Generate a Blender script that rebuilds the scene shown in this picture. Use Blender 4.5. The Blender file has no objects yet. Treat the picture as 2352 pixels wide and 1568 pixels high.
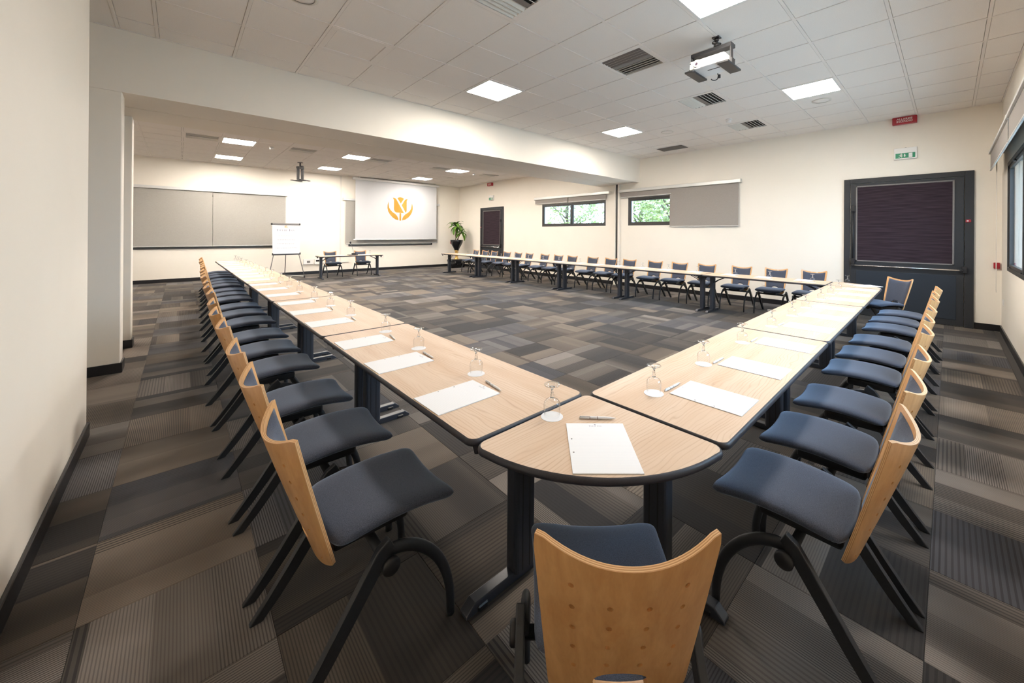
import bpy, bmesh, math, random
from mathutils import Vector, Matrix
from math import sin, cos, pi, sqrt, radians, floor

random.seed(7)
SC = bpy.context.scene
COL = SC.collection

# ------------------------------------------------------------------ camera
FPX, PCX, PCY = 881.82, 1246.86, 535.93
YAW, PIT, ROL = 0.75668, 0.00080, 0.00692
CAM = Vector((-1.3124, -1.1032, 1.3716))
F_ = Vector((sin(YAW) * cos(PIT), cos(YAW) * cos(PIT), sin(PIT)))
R0 = Vector((cos(YAW), -sin(YAW), 0))
U0 = R0.cross(F_)
R_ = R0 * cos(ROL) + U0 * sin(ROL)
U_ = -R0 * sin(ROL) + U0 * cos(ROL)
cam = bpy.data.cameras.new('camera')
cam.sensor_fit = 'HORIZONTAL'
cam.sensor_width = 36.0
cam.lens = FPX * 36.0 / 2352.0
cam.shift_x = (1176 - PCX) / 2352.0
cam.shift_y = (PCY - 784) / 2352.0
cam.clip_start = 0.02
cam.clip_end = 200
camo = bpy.data.objects.new('camera', cam)
COL.objects.link(camo)
M = Matrix((R_, U_, -F_)).transposed().to_4x4()
M.translation = CAM
camo.matrix_world = M
SC.camera = camo


def proj(p):
    d = Vector(p) - CAM
    w = d.dot(F_)
    return (PCX + FPX * d.dot(R_) / w, PCY - FPX * d.dot(U_) / w, w) if w > 0.02 else (0, 0, w)


# ------------------------------------------------------------------ world, light level, exposure
SKY_STRENGTH = 8.5
SKY_COLOR = (0.52, 0.74, 1.0)
PANEL_STRENGTH = 68.0
PANEL_COLOR = (1.0, 0.915, 0.82)
world = bpy.data.worlds.new('overcast_sky')
SC.world = world
world.use_nodes = True
world.node_tree.nodes['Background'].inputs[0].default_value = (*SKY_COLOR, 1)
world.node_tree.nodes['Background'].inputs[1].default_value = SKY_STRENGTH
SC.view_settings.view_transform = 'Standard'
SC.view_settings.look = 'None'
SC.view_settings.gamma = 1.0
SC.view_settings.use_curve_mapping = False
SC.view_settings.exposure = 0.45
SC.cycles.max_bounces = 14
SC.cycles.diffuse_bounces = 7
SC.cycles.glossy_bounces = 4
SC.cycles.transmission_bounces = 8
SC.cycles.transparent_max_bounces = 24
SC.cycles.caustics_reflective = False
SC.cycles.caustics_refractive = False
SC.cycles.sample_clamp_indirect = 6.0
SC.cycles.use_denoising = True


def portal(name, loc, rot, sx, sy):
    l = bpy.data.lights.new(name, 'AREA')
    l.shape = 'RECTANGLE'
    l.size, l.size_y = sx, sy
    l.cycles.is_portal = True
    o = bpy.data.objects.new(name, l)
    o.location, o.rotation_euler = loc, rot
    COL.objects.link(o)


# ------------------------------------------------------------------ room dimensions (metres)
XL, XW = -1.76, 7.322          # left wall, right-hand end wall (windows and dark doors)
YR, YB = -1.623, 13.247        # window wall beside the camera, back wall with the screen
YM, YM2 = 4.412, 5.71          # beam front and rear
ZB, ZC = 2.717, 3.322          # beam underside, ceiling
XBL = -3.7                     # left end of the rear part of the room
TZ = 0.668                     # table height
portal('window_portal', (3.53, YR - 0.27, 1.65), (-pi / 2, 0, 0), 6.2, 1.5)
portal('window_portal.001', (XW + 0.27, 6.785, 1.96), (0, pi / 2, 0), 0.75, 2.6)
portal('window_portal.002', (XW + 0.27, 3.455, 1.96), (0, pi / 2, 0), 0.75, 2.6)

# ------------------------------------------------------------------ mesh helpers


def setmi(faces, mi, smooth):
    for f in faces:
        f.material_index = mi
        f.smooth = smooth


def box(bm, a, b, bevel=0.0, seg=1, mi=0, mat=None, smooth=False):
    t = bmesh.new()
    bmesh.ops.create_cube(t, size=1.0)
    for v in t.verts:
        v.co = Vector((a[i] + (b[i] - a[i]) * (v.co[i] + 0.5) for i in range(3)))
    if bevel:
        bmesh.ops.bevel(t, geom=t.edges[:], offset=bevel, segments=seg, profile=0.5, affect='EDGES')
    merge(bm, t, mi, mat, smooth)


def merge(bm, t, mi=0, mat=None, smooth=False):
    if mat is not None:
        bmesh.ops.transform(t, matrix=mat, verts=t.verts)
    bmesh.ops.recalc_face_normals(t, faces=t.faces)
    idx = {}
    for v in t.verts:
        idx[v] = bm.verts.new(v.co)
    for f in t.faces:
        try:
            g = bm.faces.new([idx[v] for v in f.verts])
            g.material_index = mi
            g.smooth = smooth
        except ValueError:
            pass
    t.free()


def tube(bm, pts, rad, n=10, mi=0, side=None, caps=True, smooth=True, mat=None):
    """sweep an ellipse along pts; rad = r or list of r or (ra, rb); side = fixed sideways axis"""
    t = bmesh.new()
    pts = [Vector(p) for p in pts]
    rings = []
    k = len(pts)
    for i, p in enumerate(pts):
        d = (pts[min(i + 1, k - 1)] - pts[max(i - 1, 0)]).normalized()
        if side is not None:
            a = Vector(side)
        else:
            a = d.cross(Vector((0, 0, 1)))
            if a.length < 1e-3:
                a = Vector((1, 0, 0))
        a = (a - d * a.dot(d)).normalized()
        b = d.cross(a)
        r = rad[i] if isinstance(rad, list) else rad
        ra, rb = r if isinstance(r, tuple) else (r, r)
        rings.append([t.verts.new(p + a * ra * cos(2 * pi * j / n) + b * rb * sin(2 * pi * j / n)) for j in range(n)])
    for i in range(k - 1):
        for j in range(n):
            t.faces.new([rings[i][j], rings[i][(j + 1) % n], rings[i + 1][(j + 1) % n], rings[i + 1][j]])
    if caps:
        t.faces.new(rings[0][::-1])
        t.faces.new(rings[-1])
    merge(bm, t, mi, mat, smooth)


def lathe(bm, prof, n=20, c=(0, 0, 0), mi=0, smooth=True, mat=None, close=True):
    t = bmesh.new()
    c = Vector(c)
    rings = []
    for r, z in prof:
        if r < 1e-6:
            rings.append([t.verts.new(c + Vector((0, 0, z)))])
        else:
            rings.append([t.verts.new(c + Vector((r * cos(2 * pi * j / n), r * sin(2 * pi * j / n), z))) for j in range(n)])
    for A, B in zip(rings, rings[1:]):
        for j in range(n):
            k = (j + 1) % n
            if len(A) == 1 and len(B) == 1:
                continue
            if len(A) == 1:
                t.faces.new([A[0], B[k], B[j]])
            elif len(B) == 1:
                t.faces.new([A[j], A[k], B[0]])
            else:
                t.faces.new([A[j], A[k], B[k], B[j]])
    if close:
        if len(rings[0]) > 2:
            t.faces.new(rings[0][::-1])
        if len(rings[-1]) > 2:
            t.faces.new(rings[-1])
    merge(bm, t, mi, mat, smooth)


def prism(bm, poly, z0, z1, mi=0, mat=None, mi_side=None):
    """polygon in xy extruded from z0 to z1"""
    n = len(poly)
    t = bmesh.new()
    A = [t.verts.new((x, y, z0)) for x, y in poly]
    B = [t.verts.new((x, y, z1)) for x, y in poly]
    t.faces.new(A[::-1])
    t.faces.new(B)
    for i in range(n):
        t.faces.new([A[i], A[(i + 1) % n], B[(i + 1) % n], B[i]])
    merge(bm, t, mi, mat, False)


def flat(bm, poly, y=0.0, mi=0):
    """flat print in the local xz plane, facing -y"""
    vs = [bm.verts.new((x, y, z)) for x, z in poly]
    f = bm.faces.new(vs)
    f.normal_update()
    if f.normal.y > 0:
        f.normal_flip()
    f.material_index = mi


def cyl(bm, p0, p1, r, n=12, mi=0, smooth=True):
    tube(bm, [p0, p1], r, n, mi, smooth=smooth)


def mesh(bm, mats, name='mesh', recalc=False):
    if recalc:
        bmesh.ops.recalc_face_normals(bm, faces=bm.faces)
    me = bpy.data.meshes.new(name)
    bm.to_mesh(me)
    bm.free()
    for m in (mats if isinstance(mats, (list, tuple)) else [mats]):
        me.materials.append(m)
    return me


def obj(name, data, parent=None, mats=None, loc=None, rot=None, **props):
    if isinstance(data, bmesh.types.BMesh):
        data = mesh(data, mats, name)
    o = bpy.data.objects.new(name, data)
    COL.objects.link(o)
    if parent is not None:
        o.parent = parent
    if loc is not None:
        o.location = loc
    if rot is not None:
        o.rotation_euler = rot if isinstance(rot, (tuple, list)) else (0, 0, rot)
    for k, v in props.items():
        o[k] = v
    return o


def thing(name, label, cat, loc=(0, 0, 0), rot=0.0, group=None):
    o = bpy.data.objects.new(name, None)
    o.empty_display_size = 0.1
    COL.objects.link(o)
    o.location = loc
    o.rotation_euler = (0, 0, rot)
    o['label'], o['category'] = label, cat
    if group:
        o['group'] = group
    return o


def tag(o, label, cat, group=None):
    o['label'], o['category'] = label, cat
    if group:
        o['group'] = group
    return o


def children(o):
    return [c for c in KIDS.get(o.name, [])]


KIDS = {}


def remember(o, seen=None):
    KIDS[o.name] = list(o.children)
    for c in o.children:
        remember(c)


def copy_tree(src, parent=None):
    c = src.copy()
    COL.objects.link(c)
    if parent is not None:
        c.parent = parent
    KIDS[c.name] = []
    for k in KIDS.get(src.name, []):
        copy_tree(k, c)
    return c


def place(proto, state, loc, rot, label, group):
    """first call moves the prototype itself, later calls copy it with its parts"""
    if not state:
        remember(proto)
        o = proto
        state.append(1)
    else:
        o = copy_tree(proto)
    o.location = loc
    o.rotation_euler = (0, 0, rot)
    o['label'] = label
    o['group'] = group
    return o


ORD = ['first', 'second', 'third', 'fourth', 'fifth', 'sixth', 'seventh', 'eighth', 'ninth', 'tenth', 'eleventh',
       'twelfth', 'thirteenth', 'fourteenth', 'fifteenth', 'sixteenth', 'seventeenth', 'eighteenth']

# ------------------------------------------------------------------ materials


class NT:
    def __init__(s, name):
        s.m = bpy.data.materials.new(name)
        s.m.use_nodes = True
        s.t = s.m.node_tree
        s.b = s.t.nodes['Principled BSDF']
        s.out = s.t.nodes['Material Output']

    def n(s, typ, **kw):
        nd = s.t.nodes.new(typ)
        for k, v in kw.items():
            setattr(nd, k, v)
        return nd

    def l(s, a, b):
        s.t.links.new(a, b)

    def put(s, sock, v):
        if hasattr(v, 'is_output'):
            s.l(v, sock)
        else:
            sock.default_value = v

    def math(s, op, a, b=0.0, c=0.0, clamp=False):
        nd = s.n('ShaderNodeMath', operation=op, use_clamp=clamp)
        for i, v in enumerate((a, b, c)):
            s.put(nd.inputs[i], v)
        return nd.outputs[0]

    def mix(s, f, a, b, blend='MIX'):
        nd = s.n('ShaderNodeMix', data_type='RGBA', blend_type=blend)
        s.put(nd.inputs[0], f)
        s.put(nd.inputs[6], a)
        s.put(nd.inputs[7], b)
        return nd.outputs[2]

    def ramp(s, f, stops, interp='LINEAR'):
        nd = s.n('ShaderNodeValToRGB')
        nd.color_ramp.interpolation = interp
        e = nd.color_ramp.elements
        while len(e) < len(stops):
            e.new(0.5)
        for q, (p, c) in zip(e, stops):
            q.position = p
            q.color = (*c, 1)
        s.l(f, nd.inputs[0])
        return nd.outputs[0]

    def noise(s, vec, scale, detail=2.0, rough=0.5, dist=0.0):
        nd = s.n('ShaderNodeTexNoise')
        s.l(vec, nd.inputs['Vector'])
        nd.inputs['Scale'].default_value = scale
        nd.inputs['Detail'].default_value = detail
        nd.inputs['Roughness'].default_value = rough
        nd.inputs['Distortion'].default_value = dist
        return nd.outputs['Fac']

    def coord(s, which='Object'):
        return s.n('ShaderNodeTexCoord').outputs[which]

    def mapping(s, vec, scale=(1, 1, 1), loc=(0, 0, 0), rot=(0, 0, 0)):
        nd = s.n('ShaderNodeMapping')
        s.l(vec, nd.inputs[0])
        nd.inputs['Scale'].default_value = scale
        nd.inputs['Location'].default_value = loc
        nd.inputs['Rotation'].default_value = rot
        return nd.outputs[0]

    def comb(s, x, y, z=0.0):
        nd = s.n('ShaderNodeCombineXYZ')
        for i, v in enumerate((x, y, z)):
            s.put(nd.inputs[i], v)
        return nd.outputs[0]

    def sep(s, v):
        nd = s.n('ShaderNodeSeparateXYZ')
        s.l(v, nd.inputs[0])
        return nd.outputs

    def bump(s, h, strength=0.2, dist=0.002):
        nd = s.n('ShaderNodeBump')
        nd.inputs['Strength'].default_value = strength
        nd.inputs['Distance'].default_value = dist
        s.l(h, nd.inputs['Height'])
        s.l(nd.outputs[0], s.b.inputs['Normal'])

    def set(s, **kw):
        names = {'color': 'Base Color', 'rough': 'Roughness', 'metal': 'Metallic', 'spec': 'Specular IOR Level',
                 'sheen': 'Sheen Weight', 'sheenr': 'Sheen Roughness', 'coat': 'Coat Weight', 'ecol': 'Emission Color', 'estr': 'Emission Strength',
                 'sheent': 'Sheen Tint'}
        for k, v in kw.items():
            if isinstance(v, tuple) and len(v) == 3:
                v = (*v, 1)
            s.put(s.b.inputs[names[k]], v)
        return s


def srgb(r, g, b):
    return tuple(((c / 255 + 0.055) / 1.055) ** 2.4 if c > 10 else c / 255 / 12.92 for c in (r, g, b))


def plain(name, color, rough=0.5, grain=0.06, gscale=60.0, bump=0.0, **kw):
    t = NT(name)
    v = t.coord()
    f = t.noise(v, gscale, 3.0)
    lo = tuple(c * (1 - grain) for c in color)
    hi = tuple(min(1, c * (1 + grain)) for c in color)
    t.set(color=t.ramp(f, [(0.3, lo), (0.7, hi)]), rough=rough, **kw)
    if bump:
        t.bump(f, bump)
    return t.m


MAT = {}
MAT['wall'] = plain('cream_wall_paint', (0.85, 0.80, 0.715), 0.75, 0.012, 2.0)
MAT['beamwall'] = MAT['wall']
MAT['tile'] = plain('mineral_fibre_tile', (0.89, 0.845, 0.80), 0.9, 0.035, 180.0, 0.15)
MAT['tbar'] = plain('white_grid_metal', (0.87, 0.82, 0.775), 0.5, 0.01)
MAT['void'] = plain('dark_ceiling_void', (0.05, 0.045, 0.04), 0.9)
MAT['black_trim'] = plain('black_skirting', (0.012, 0.012, 0.014), 0.35)
MAT['door'] = plain('anthracite_door_metal', (0.026, 0.028, 0.032), 0.5, 0.08, 300.0, spec=0.3)
MAT['door_panel'] = plain('blue_black_door_panel', (0.022, 0.029, 0.040), 0.5, 0.08, 300.0, spec=0.3)
MAT['frame'] = plain('dark_window_frame', (0.035, 0.034, 0.034), 0.4)
MAT['chrome'] = plain('brushed_steel', (0.75, 0.74, 0.72), 0.25, 0.03, metal=1.0)
MAT['alu'] = plain('pale_aluminium', (0.70, 0.70, 0.68), 0.38, 0.02, metal=0.35)
MAT['white'] = plain('white_plastic', (0.82, 0.81, 0.79), 0.4, 0.01)
MAT['cream_pl'] = plain('cream_plastic', (0.72, 0.69, 0.63), 0.4, 0.01)
MAT['paper'] = plain('white_paper', (0.80, 0.80, 0.82), 0.8, 0.006, 30.0)
MAT['ink'] = plain('grey_blue_print', (0.22, 0.24, 0.32), 0.8)
MAT['ink_dark'] = plain('navy_print', (0.07, 0.07, 0.13), 0.8)
MAT['ink_pale'] = plain('pale_grey_print', (0.40, 0.40, 0.41), 0.8)
MAT['gold_print_pale'] = plain('pale_gold_print', (0.62, 0.38, 0.12), 0.7)
MAT['black_pl'] = plain('black_plastic', (0.014, 0.014, 0.016), 0.38)
MAT['grey_pl'] = plain('mid_grey_plastic', (0.16, 0.15, 0.145), 0.45)
MAT['shaded_slat'] = plain('shaded_slat_grey', (0.13, 0.115, 0.11), 0.5)  # shade on the slat faces of one vent, put into their colour
MAT['leg'] = plain('graphite_table_leg', (0.030, 0.034, 0.045), 0.38, 0.06, 200.0)
MAT['chair_leg'] = plain('black_chair_frame', (0.020, 0.022, 0.026), 0.42, 0.1, 150.0)
MAT['edge'] = plain('black_rubber_edge', (0.028, 0.027, 0.034), 0.45, 0.25, 500.0, 0.2)
MAT['red'] = plain('red_sign', (0.33, 0.012, 0.025), 0.35)
MAT['green'] = plain('green_sign', (0.0, 0.22, 0.10), 0.4)
MAT['sign_white'] = plain('sign_white', (0.80, 0.82, 0.80), 0.5)
MAT['gloss_black'] = plain('glossy_black_glaze', (0.008, 0.008, 0.009), 0.12)
MAT['gold'] = plain('gold_paint', (0.80, 0.50, 0.16), 0.3, 0.06, 30.0, metal=0.75)
MAT['soil'] = plain('dark_soil', (0.03, 0.02, 0.012), 0.95, 0.4, 40.0)
MAT['trunk'] = plain('brown_stem', (0.10, 0.055, 0.028), 0.8, 0.3, 40.0)
MAT['screen'] = plain('white_screen_fabric', (0.57, 0.58, 0.60), 0.8, 0.008)
MAT['proj'] = plain('white_projector_shell', (0.86, 0.87, 0.87), 0.35, 0.01)
MAT['lens'] = plain('dark_lens_glass', (0.05, 0.03, 0.05), 0.06)
MAT['pen'] = plain('silver_white_pen', (0.80, 0.79, 0.80), 0.3, 0.02, metal=0.0)
MAT['pen_dark'] = plain('dark_pen_clip', (0.09, 0.07, 0.07), 0.3)
MAT['bounce_ground'] = plain('pale_bounce_ground', (0.55, 0.54, 0.50), 0.9, 0.1, 3.0)  # unseen ground, made pale to throw daylight up to the ceiling
MAT['bark'] = plain('tree_bark', (0.12, 0.09, 0.06), 0.9, 0.3, 9.0)
MAT['render'] = plain('outside_render', (0.75, 0.76, 0.80), 0.8, 0.02)


def mk_blind(name, col):
    t = NT(name)
    v = t.coord()
    w = t.noise(t.mapping(v, (260, 260, 35)), 1.0, 2)
    w2 = t.noise(t.mapping(v, (30, 30, 260)), 1.0, 2)
    f = t.math('MULTIPLY', t.math('ADD', w, w2), 0.5)
    t.set(color=t.ramp(f, [(0.35, tuple(c * .92 for c in col)), (0.65, tuple(c * 1.06 for c in col))]), rough=0.85)
    return t.m


MAT['blind'] = mk_blind('warm_grey_blind_cloth', (0.30, 0.275, 0.255))
MAT['blind_light'] = mk_blind('light_grey_blind_cloth', (0.36, 0.345, 0.315))


def mk_pleat():
    t = NT('dark_plum_pleated_cloth')
    z = t.sep(t.coord())[2]
    w = t.math('SINE', t.math('MULTIPLY', z, 2 * pi / 0.02))
    n = t.noise(t.mapping(t.coord(), (3, 3, 90)), 1.0, 2)
    f = t.math('ADD', t.math('MULTIPLY', w, 0.18), n)
    t.set(color=t.ramp(f, [(0.3, (0.019, 0.012, 0.017)), (0.75, (0.048, 0.033, 0.042))]), rough=0.85, spec=0.15)
    return t.m


MAT['pleat'] = mk_pleat()


def mk_fabric():
    t = NT('charcoal_blue_wool_fabric')
    v = t.coord()
    f = t.noise(v, 520, 2)
    g = t.noise(v, 9, 2)
    c = t.ramp(f, [(0.3, (0.028, 0.033, 0.048)), (0.7, (0.086, 0.099, 0.138))])
    c = t.mix(t.math('MULTIPLY', g, 0.25), c, (0.06, 0.066, 0.085, 1))
    t.set(color=c, rough=0.9, spec=0.25, sheen=0.6, sheenr=0.4, sheent=(0.6, 0.75, 1.0))
    t.bump(f, 0.25, 0.001)
    return t.m


MAT['fabric'] = mk_fabric()


def mk_beech(name, a, b):
    t = NT(name)
    v = t.coord()
    g = t.noise(t.mapping(v, (26, 26, 2.2)), 1.0, 4, 0.55, 0.6)
    fle = t.noise(t.mapping(v, (160, 160, 26)), 1.0, 2)
    f = t.math('ADD', t.math('MULTIPLY', g, 0.8), t.math('MULTIPLY', fle, 0.2))
    t.set(color=t.ramp(f, [(0.3, a), (0.7, b)]), rough=0.34, coat=0.25)
    return t.m


MAT['beech'] = mk_beech('beech_plywood_veneer', (0.50, 0.245, 0.085), (0.68, 0.385, 0.16))


def mk_ply():
    t = NT('laminated_ply_edge')
    u = t.sep(t.coord('UV'))[1]
    w = t.math('SINE', t.math('MULTIPLY', u, 2 * pi * 3.0))
    f = t.math('ADD', t.math('MULTIPLY', w, 0.35), 0.5)
    t.set(color=t.ramp(f, [(0.25, (0.50, 0.25, 0.10)), (0.75, (0.80, 0.53, 0.27))]), rough=0.4)
    return t.m


MAT['ply'] = mk_ply()


def mk_top():
    """pale olive-ash laminate, grain along local x"""
    t = NT('pale_oak_laminate')
    v = t.coord()
    r = t.n('ShaderNodeObjectInfo').outputs['Random']
    off = t.comb(t.math('MULTIPLY', r, 31.0), t.math('MULTIPLY', r, 17.0), 0.0)
    va = t.n('ShaderNodeVectorMath', operation='ADD')
    t.l(v, va.inputs[0])
    t.l(off, va.inputs[1])
    v = va.outputs[0]
    warp = t.noise(t.mapping(v, (1.3, 5.0, 1)), 1.0, 3, 0.55, 0.2)
    y = t.sep(v)[1]
    ph = t.math('ADD', t.math('MULTIPLY', y, 66.0), t.math('MULTIPLY', warp, 11.0))
    saw = t.math('FRACT', ph)
    line = t.math('POWER', t.math('ABSOLUTE', t.math('SUBTRACT', t.math('MULTIPLY', saw, 2.0), 1.0)), 5.0)
    broad = t.noise(t.mapping(v, (1.1, 9.0, 1)), 1.0, 4, 0.6, 0.5)
    fine = t.noise(t.mapping(v, (7, 240, 1)), 1.0, 2)
    c = t.ramp(broad, [(0.3, (0.56, 0.395, 0.27)), (0.55, (0.625, 0.475, 0.35)), (0.75, (0.68, 0.54, 0.42))])
    mod = t.noise(t.mapping(v, (3.0, 14, 1), (5, 3, 0)), 1.0, 2)
    lf = t.math('MULTIPLY', line, t.math('MULTIPLY', t.math('POWER', mod, 1.8), 1.45), clamp=True)
    c = t.mix(lf, c, (0.40, 0.245, 0.15, 1))
    c = t.mix(t.math('MULTIPLY', fine, 0.22), c, (0.55, 0.38, 0.26, 1))
    t.set(color=c, rough=0.45, spec=0.22)
    return t.m


MAT['top'] = mk_top()


def mk_carpet():
    t = NT('ribbed_carpet_tile')
    uv = t.sep(t.coord('UV'))
    u, w = uv[0], uv[1]
    at = t.n('ShaderNodeAttribute', attribute_type='GEOMETRY', attribute_name='tile_rand').outputs['Fac']
    r = t.math('FRACT', t.math('ADD', t.n('ShaderNodeObjectInfo').outputs['Random'], at))
    wn = t.n('ShaderNodeTexWhiteNoise', noise_dimensions='1D')
    t.l(t.math('MULTIPLY', r, 913.7), wn.inputs['W'])
    h = t.sep(wn.outputs['Color'])
    h1, h2, h3 = h[0], h[1], h[2]
    # bands across the tile: soft gradients plus a few hard-edged strips
    soft = t.noise(t.comb(t.math('MULTIPLY', u, 1.9), t.math('MULTIPLY', h1, 71.0), 0), 1.0, 1.0)
    wb = t.n('ShaderNodeTexWhiteNoise', noise_dimensions='2D')
    pos = t.math('ADD', t.math('MULTIPLY', u, t.math('ADD', 1.3, t.math('MULTIPLY', h3, 2.6))), t.math('MULTIPLY', h2, 7.0))
    t.l(t.comb(t.math('FLOOR', pos), t.math('MULTIPLY', h1, 53.0), 0), wb.inputs['Vector'])
    band = wb.outputs['Value']
    tone = t.math('ADD', t.math('MULTIPLY', soft, 0.75), t.math('MULTIPLY', band, 0.64))
    tone = t.math('ADD', t.math('SUBTRACT', tone, 0.225), t.math('MULTIPLY', t.math('SUBTRACT', h2, 0.5), 0.42))
    c = t.ramp(tone, [(0.08, (0.024, 0.023, 0.025)), (0.32, (0.046, 0.041, 0.038)), (0.50, (0.096, 0.083, 0.072)),
                      (0.64, (0.155, 0.135, 0.119)), (0.90, (0.225, 0.198, 0.178))])
    blue = t.math('GREATER_THAN', h3, 0.84)
    c = t.mix(t.math('MULTIPLY', blue, 0.5), c, (0.075, 0.079, 0.098, 1))
    brown = t.math('LESS_THAN', h3, 0.45)
    c = t.mix(t.math('MULTIPLY', brown, 0.55), c, (1.0, 0.86, 0.68, 1), 'MULTIPLY')
    # ribs
    N = t.math('ADD', 27.0, t.math('MULTIPLY', t.math('GREATER_THAN', band, 0.5), 27.0))
    s = t.math('FRACT', t.math('MULTIPLY', u, N))
    line = t.math('LESS_THAN', t.math('ABSOLUTE', t.math('SUBTRACT', s, 0.5)), 0.20)
    amt = t.math('MULTIPLY', line, t.math('ADD', 0.25, t.math('MULTIPLY', t.math('FRACT', t.math('MULTIPLY', band, 7.3)), 0.55)))
    c = t.mix(amt, c, (0.012, 0.011, 0.012, 1))
    pile = t.noise(t.comb(u, w, 0), 420, 2)
    c = t.mix(t.math('MULTIPLY', pile, 0.35), c, (0.03, 0.027, 0.025, 1))
    t.set(color=c, rough=0.95, spec=0.12, sheen=0.12)
    t.bump(t.math('SUBTRACT', t.math('MULTIPLY', pile, 0.5), line), 0.3, 0.002)
    return t.m


MAT['carpet'] = mk_carpet()


def mk_leaf(name, a, b):
    t = NT(name)
    f = t.noise(t.coord(), 14, 2)
    t.set(color=t.ramp(f, [(0.3, a), (0.7, b)]), rough=0.4)
    return t.m


MAT['leaf'] = mk_leaf('glossy_green_leaf', (0.030, 0.105, 0.008), (0.115, 0.25, 0.02))
MAT['treeleaf'] = mk_leaf('pale_green_tree_leaf', (0.17, 0.21, 0.05), (0.36, 0.40, 0.13))


def mk_glass(name, tint, base):
    t = NT(name)
    tr = t.n('ShaderNodeBsdfTransparent')
    tr.inputs[0].default_value = (*tint, 1)
    gl = t.n('ShaderNodeBsdfGlossy')
    gl.inputs['Roughness'].default_value = 0.03
    lw = t.n('ShaderNodeLayerWeight')
    lw.inputs['Blend'].default_value = 0.5
    ms = t.n('ShaderNodeMixShader')
    t.l(t.math('ADD', t.math('MULTIPLY', t.math('POWER', lw.outputs['Facing'], 2.6), 0.7), base, clamp=True), ms.inputs[0])
    t.l(tr.outputs[0], ms.inputs[1])
    t.l(gl.outputs[0], ms.inputs[2])
    t.l(ms.outputs[0], t.out.inputs[0])
    return t.m


MAT['glass'] = mk_glass('clear_drinking_glass', (0.975, 0.98, 0.98), 0.035)
MAT['pane'] = mk_glass('clear_window_pane', (0.95, 0.975, 0.975), 0.03)


def mk_solidglass():
    t = NT('solid_glass_stem')
    g = t.n('ShaderNodeBsdfGlass')
    g.inputs['IOR'].default_value = 1.45
    g.inputs['Roughness'].default_value = 0.02
    n = t.noise(t.coord(), 5, 1)
    t.l(t.ramp(n, [(0.3, (0.97, 0.98, 0.98)), (0.7, (1, 1, 1))]), g.inputs['Color'])
    t.l(g.outputs[0], t.out.inputs[0])
    return t.m


MAT['stemglass'] = mk_solidglass()


def mk_panel():
    t = NT('led_panel_diffuser')
    n = t.noise(t.coord(), 40, 1)
    t.set(color=(0.9, 0.9, 0.9), ecol=t.ramp(n, [(0.0, tuple(c * .98 for c in PANEL_COLOR)), (1.0, PANEL_COLOR)]), estr=PANEL_STRENGTH)
    return t.m


MAT['led'] = mk_panel()


def mk_screenlogo():
    t = NT('gold_emblem')
    z = t.sep(t.coord())[2]
    n = t.noise(t.coord(), 2.5, 2)
    t.set(color=t.ramp(n, [(0.3, (0.38, 0.20, 0.010)), (0.7, (0.45, 0.265, 0.045))]), rough=0.7)
    return t.m


MAT['emblem'] = mk_screenlogo()

# ------------------------------------------------------------------ room shell


def struct(name, bm, m, **kw):
    return obj(name, bm, None, m, kind='structure', **kw)


# floor slab + carpet tiles
b = bmesh.new()
box(b, (XBL - .2, YR - .25, -0.12), (XW + .25, YB + .2, -0.006))
floor_o = struct('floor', b, MAT['carpet'])
CT = 0.503
CX0, CY0 = -1.57, 0.96


def tile_mesh(name, turned):
    bm = bmesh.new()
    h = CT / 2 - 0.0006
    box(bm, (-h, -h, -0.0055), (h, h, 0.0), 0.0012, 1)
    uvl = bm.loops.layers.uv.new('UVMap')
    for f in bm.faces:
        for lp in f.loops:
            x, y = lp.vert.co.x / CT + .5, lp.vert.co.y / CT + .5
            lp[uvl].uv = (y, x) if turned else (x, y)
    return mesh(bm, MAT['carpet'], name)


tmA, tmB = tile_mesh('carpet_tile_ribs_lengthwise', False), tile_mesh('carpet_tile_ribs_crosswise', True)
cand, rest = [], []
for i in range(-6, 19):
    for j in range(-6, 26):
        x, y = CX0 + CT * (i + .5), CY0 + CT * (j + .5)
        if x > XW + .1 or y < YR - .15 or y > YB + .1:
            continue
        if x < XL - .1 and y < 2.6:
            continue
        turned = (i + j) % 2 == 0
        if random.random() < 0.10:
            turned = not turned
        u, v, w = proj((x, y, 0))
        vis = w > 0.2 and -250 < u < 2600 and v < 1900
        (cand if vis else rest).append((w if vis else 99, x, y, turned))
cand.sort()
for k, (w, x, y, turned) in enumerate(cand):
    if k < 299:
        obj('carpet_tile', tmB if turned else tmA, floor_o, loc=(x, y, 0))
    else:
        rest.append((w, x, y, turned))
bm = bmesh.new()
uvl = bm.loops.layers.uv.new('UVMap')
lay = bm.faces.layers.float.new('tile_rand')
for w, x, y, turned in rest:
    h = CT / 2 - 0.0006
    r = random.random()
    T = [bm.verts.new((x + a * h, y + c * h, 0)) for a, c in ((-1, -1), (1, -1), (1, 1), (-1, 1))]
    B = [bm.verts.new((x + a * h, y + c * h, -0.0055)) for a, c in ((-1, -1), (1, -1), (1, 1), (-1, 1))]
    for f in [bm.faces.new(T)] + [bm.faces.new([T[q], B[q], B[(q + 1) % 4], T[(q + 1) % 4]]) for q in range(4)]:
        f[lay] = r
        for lp in f.loops:
            px, py = (lp.vert.co.x - x) / CT + .5, (lp.vert.co.y - y) / CT + .5
            lp[uvl].uv = (py, px) if turned else (px, py)
obj('far_carpet_tiles', bm, floor_o, MAT['carpet'], kind='stuff')

# walls


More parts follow.
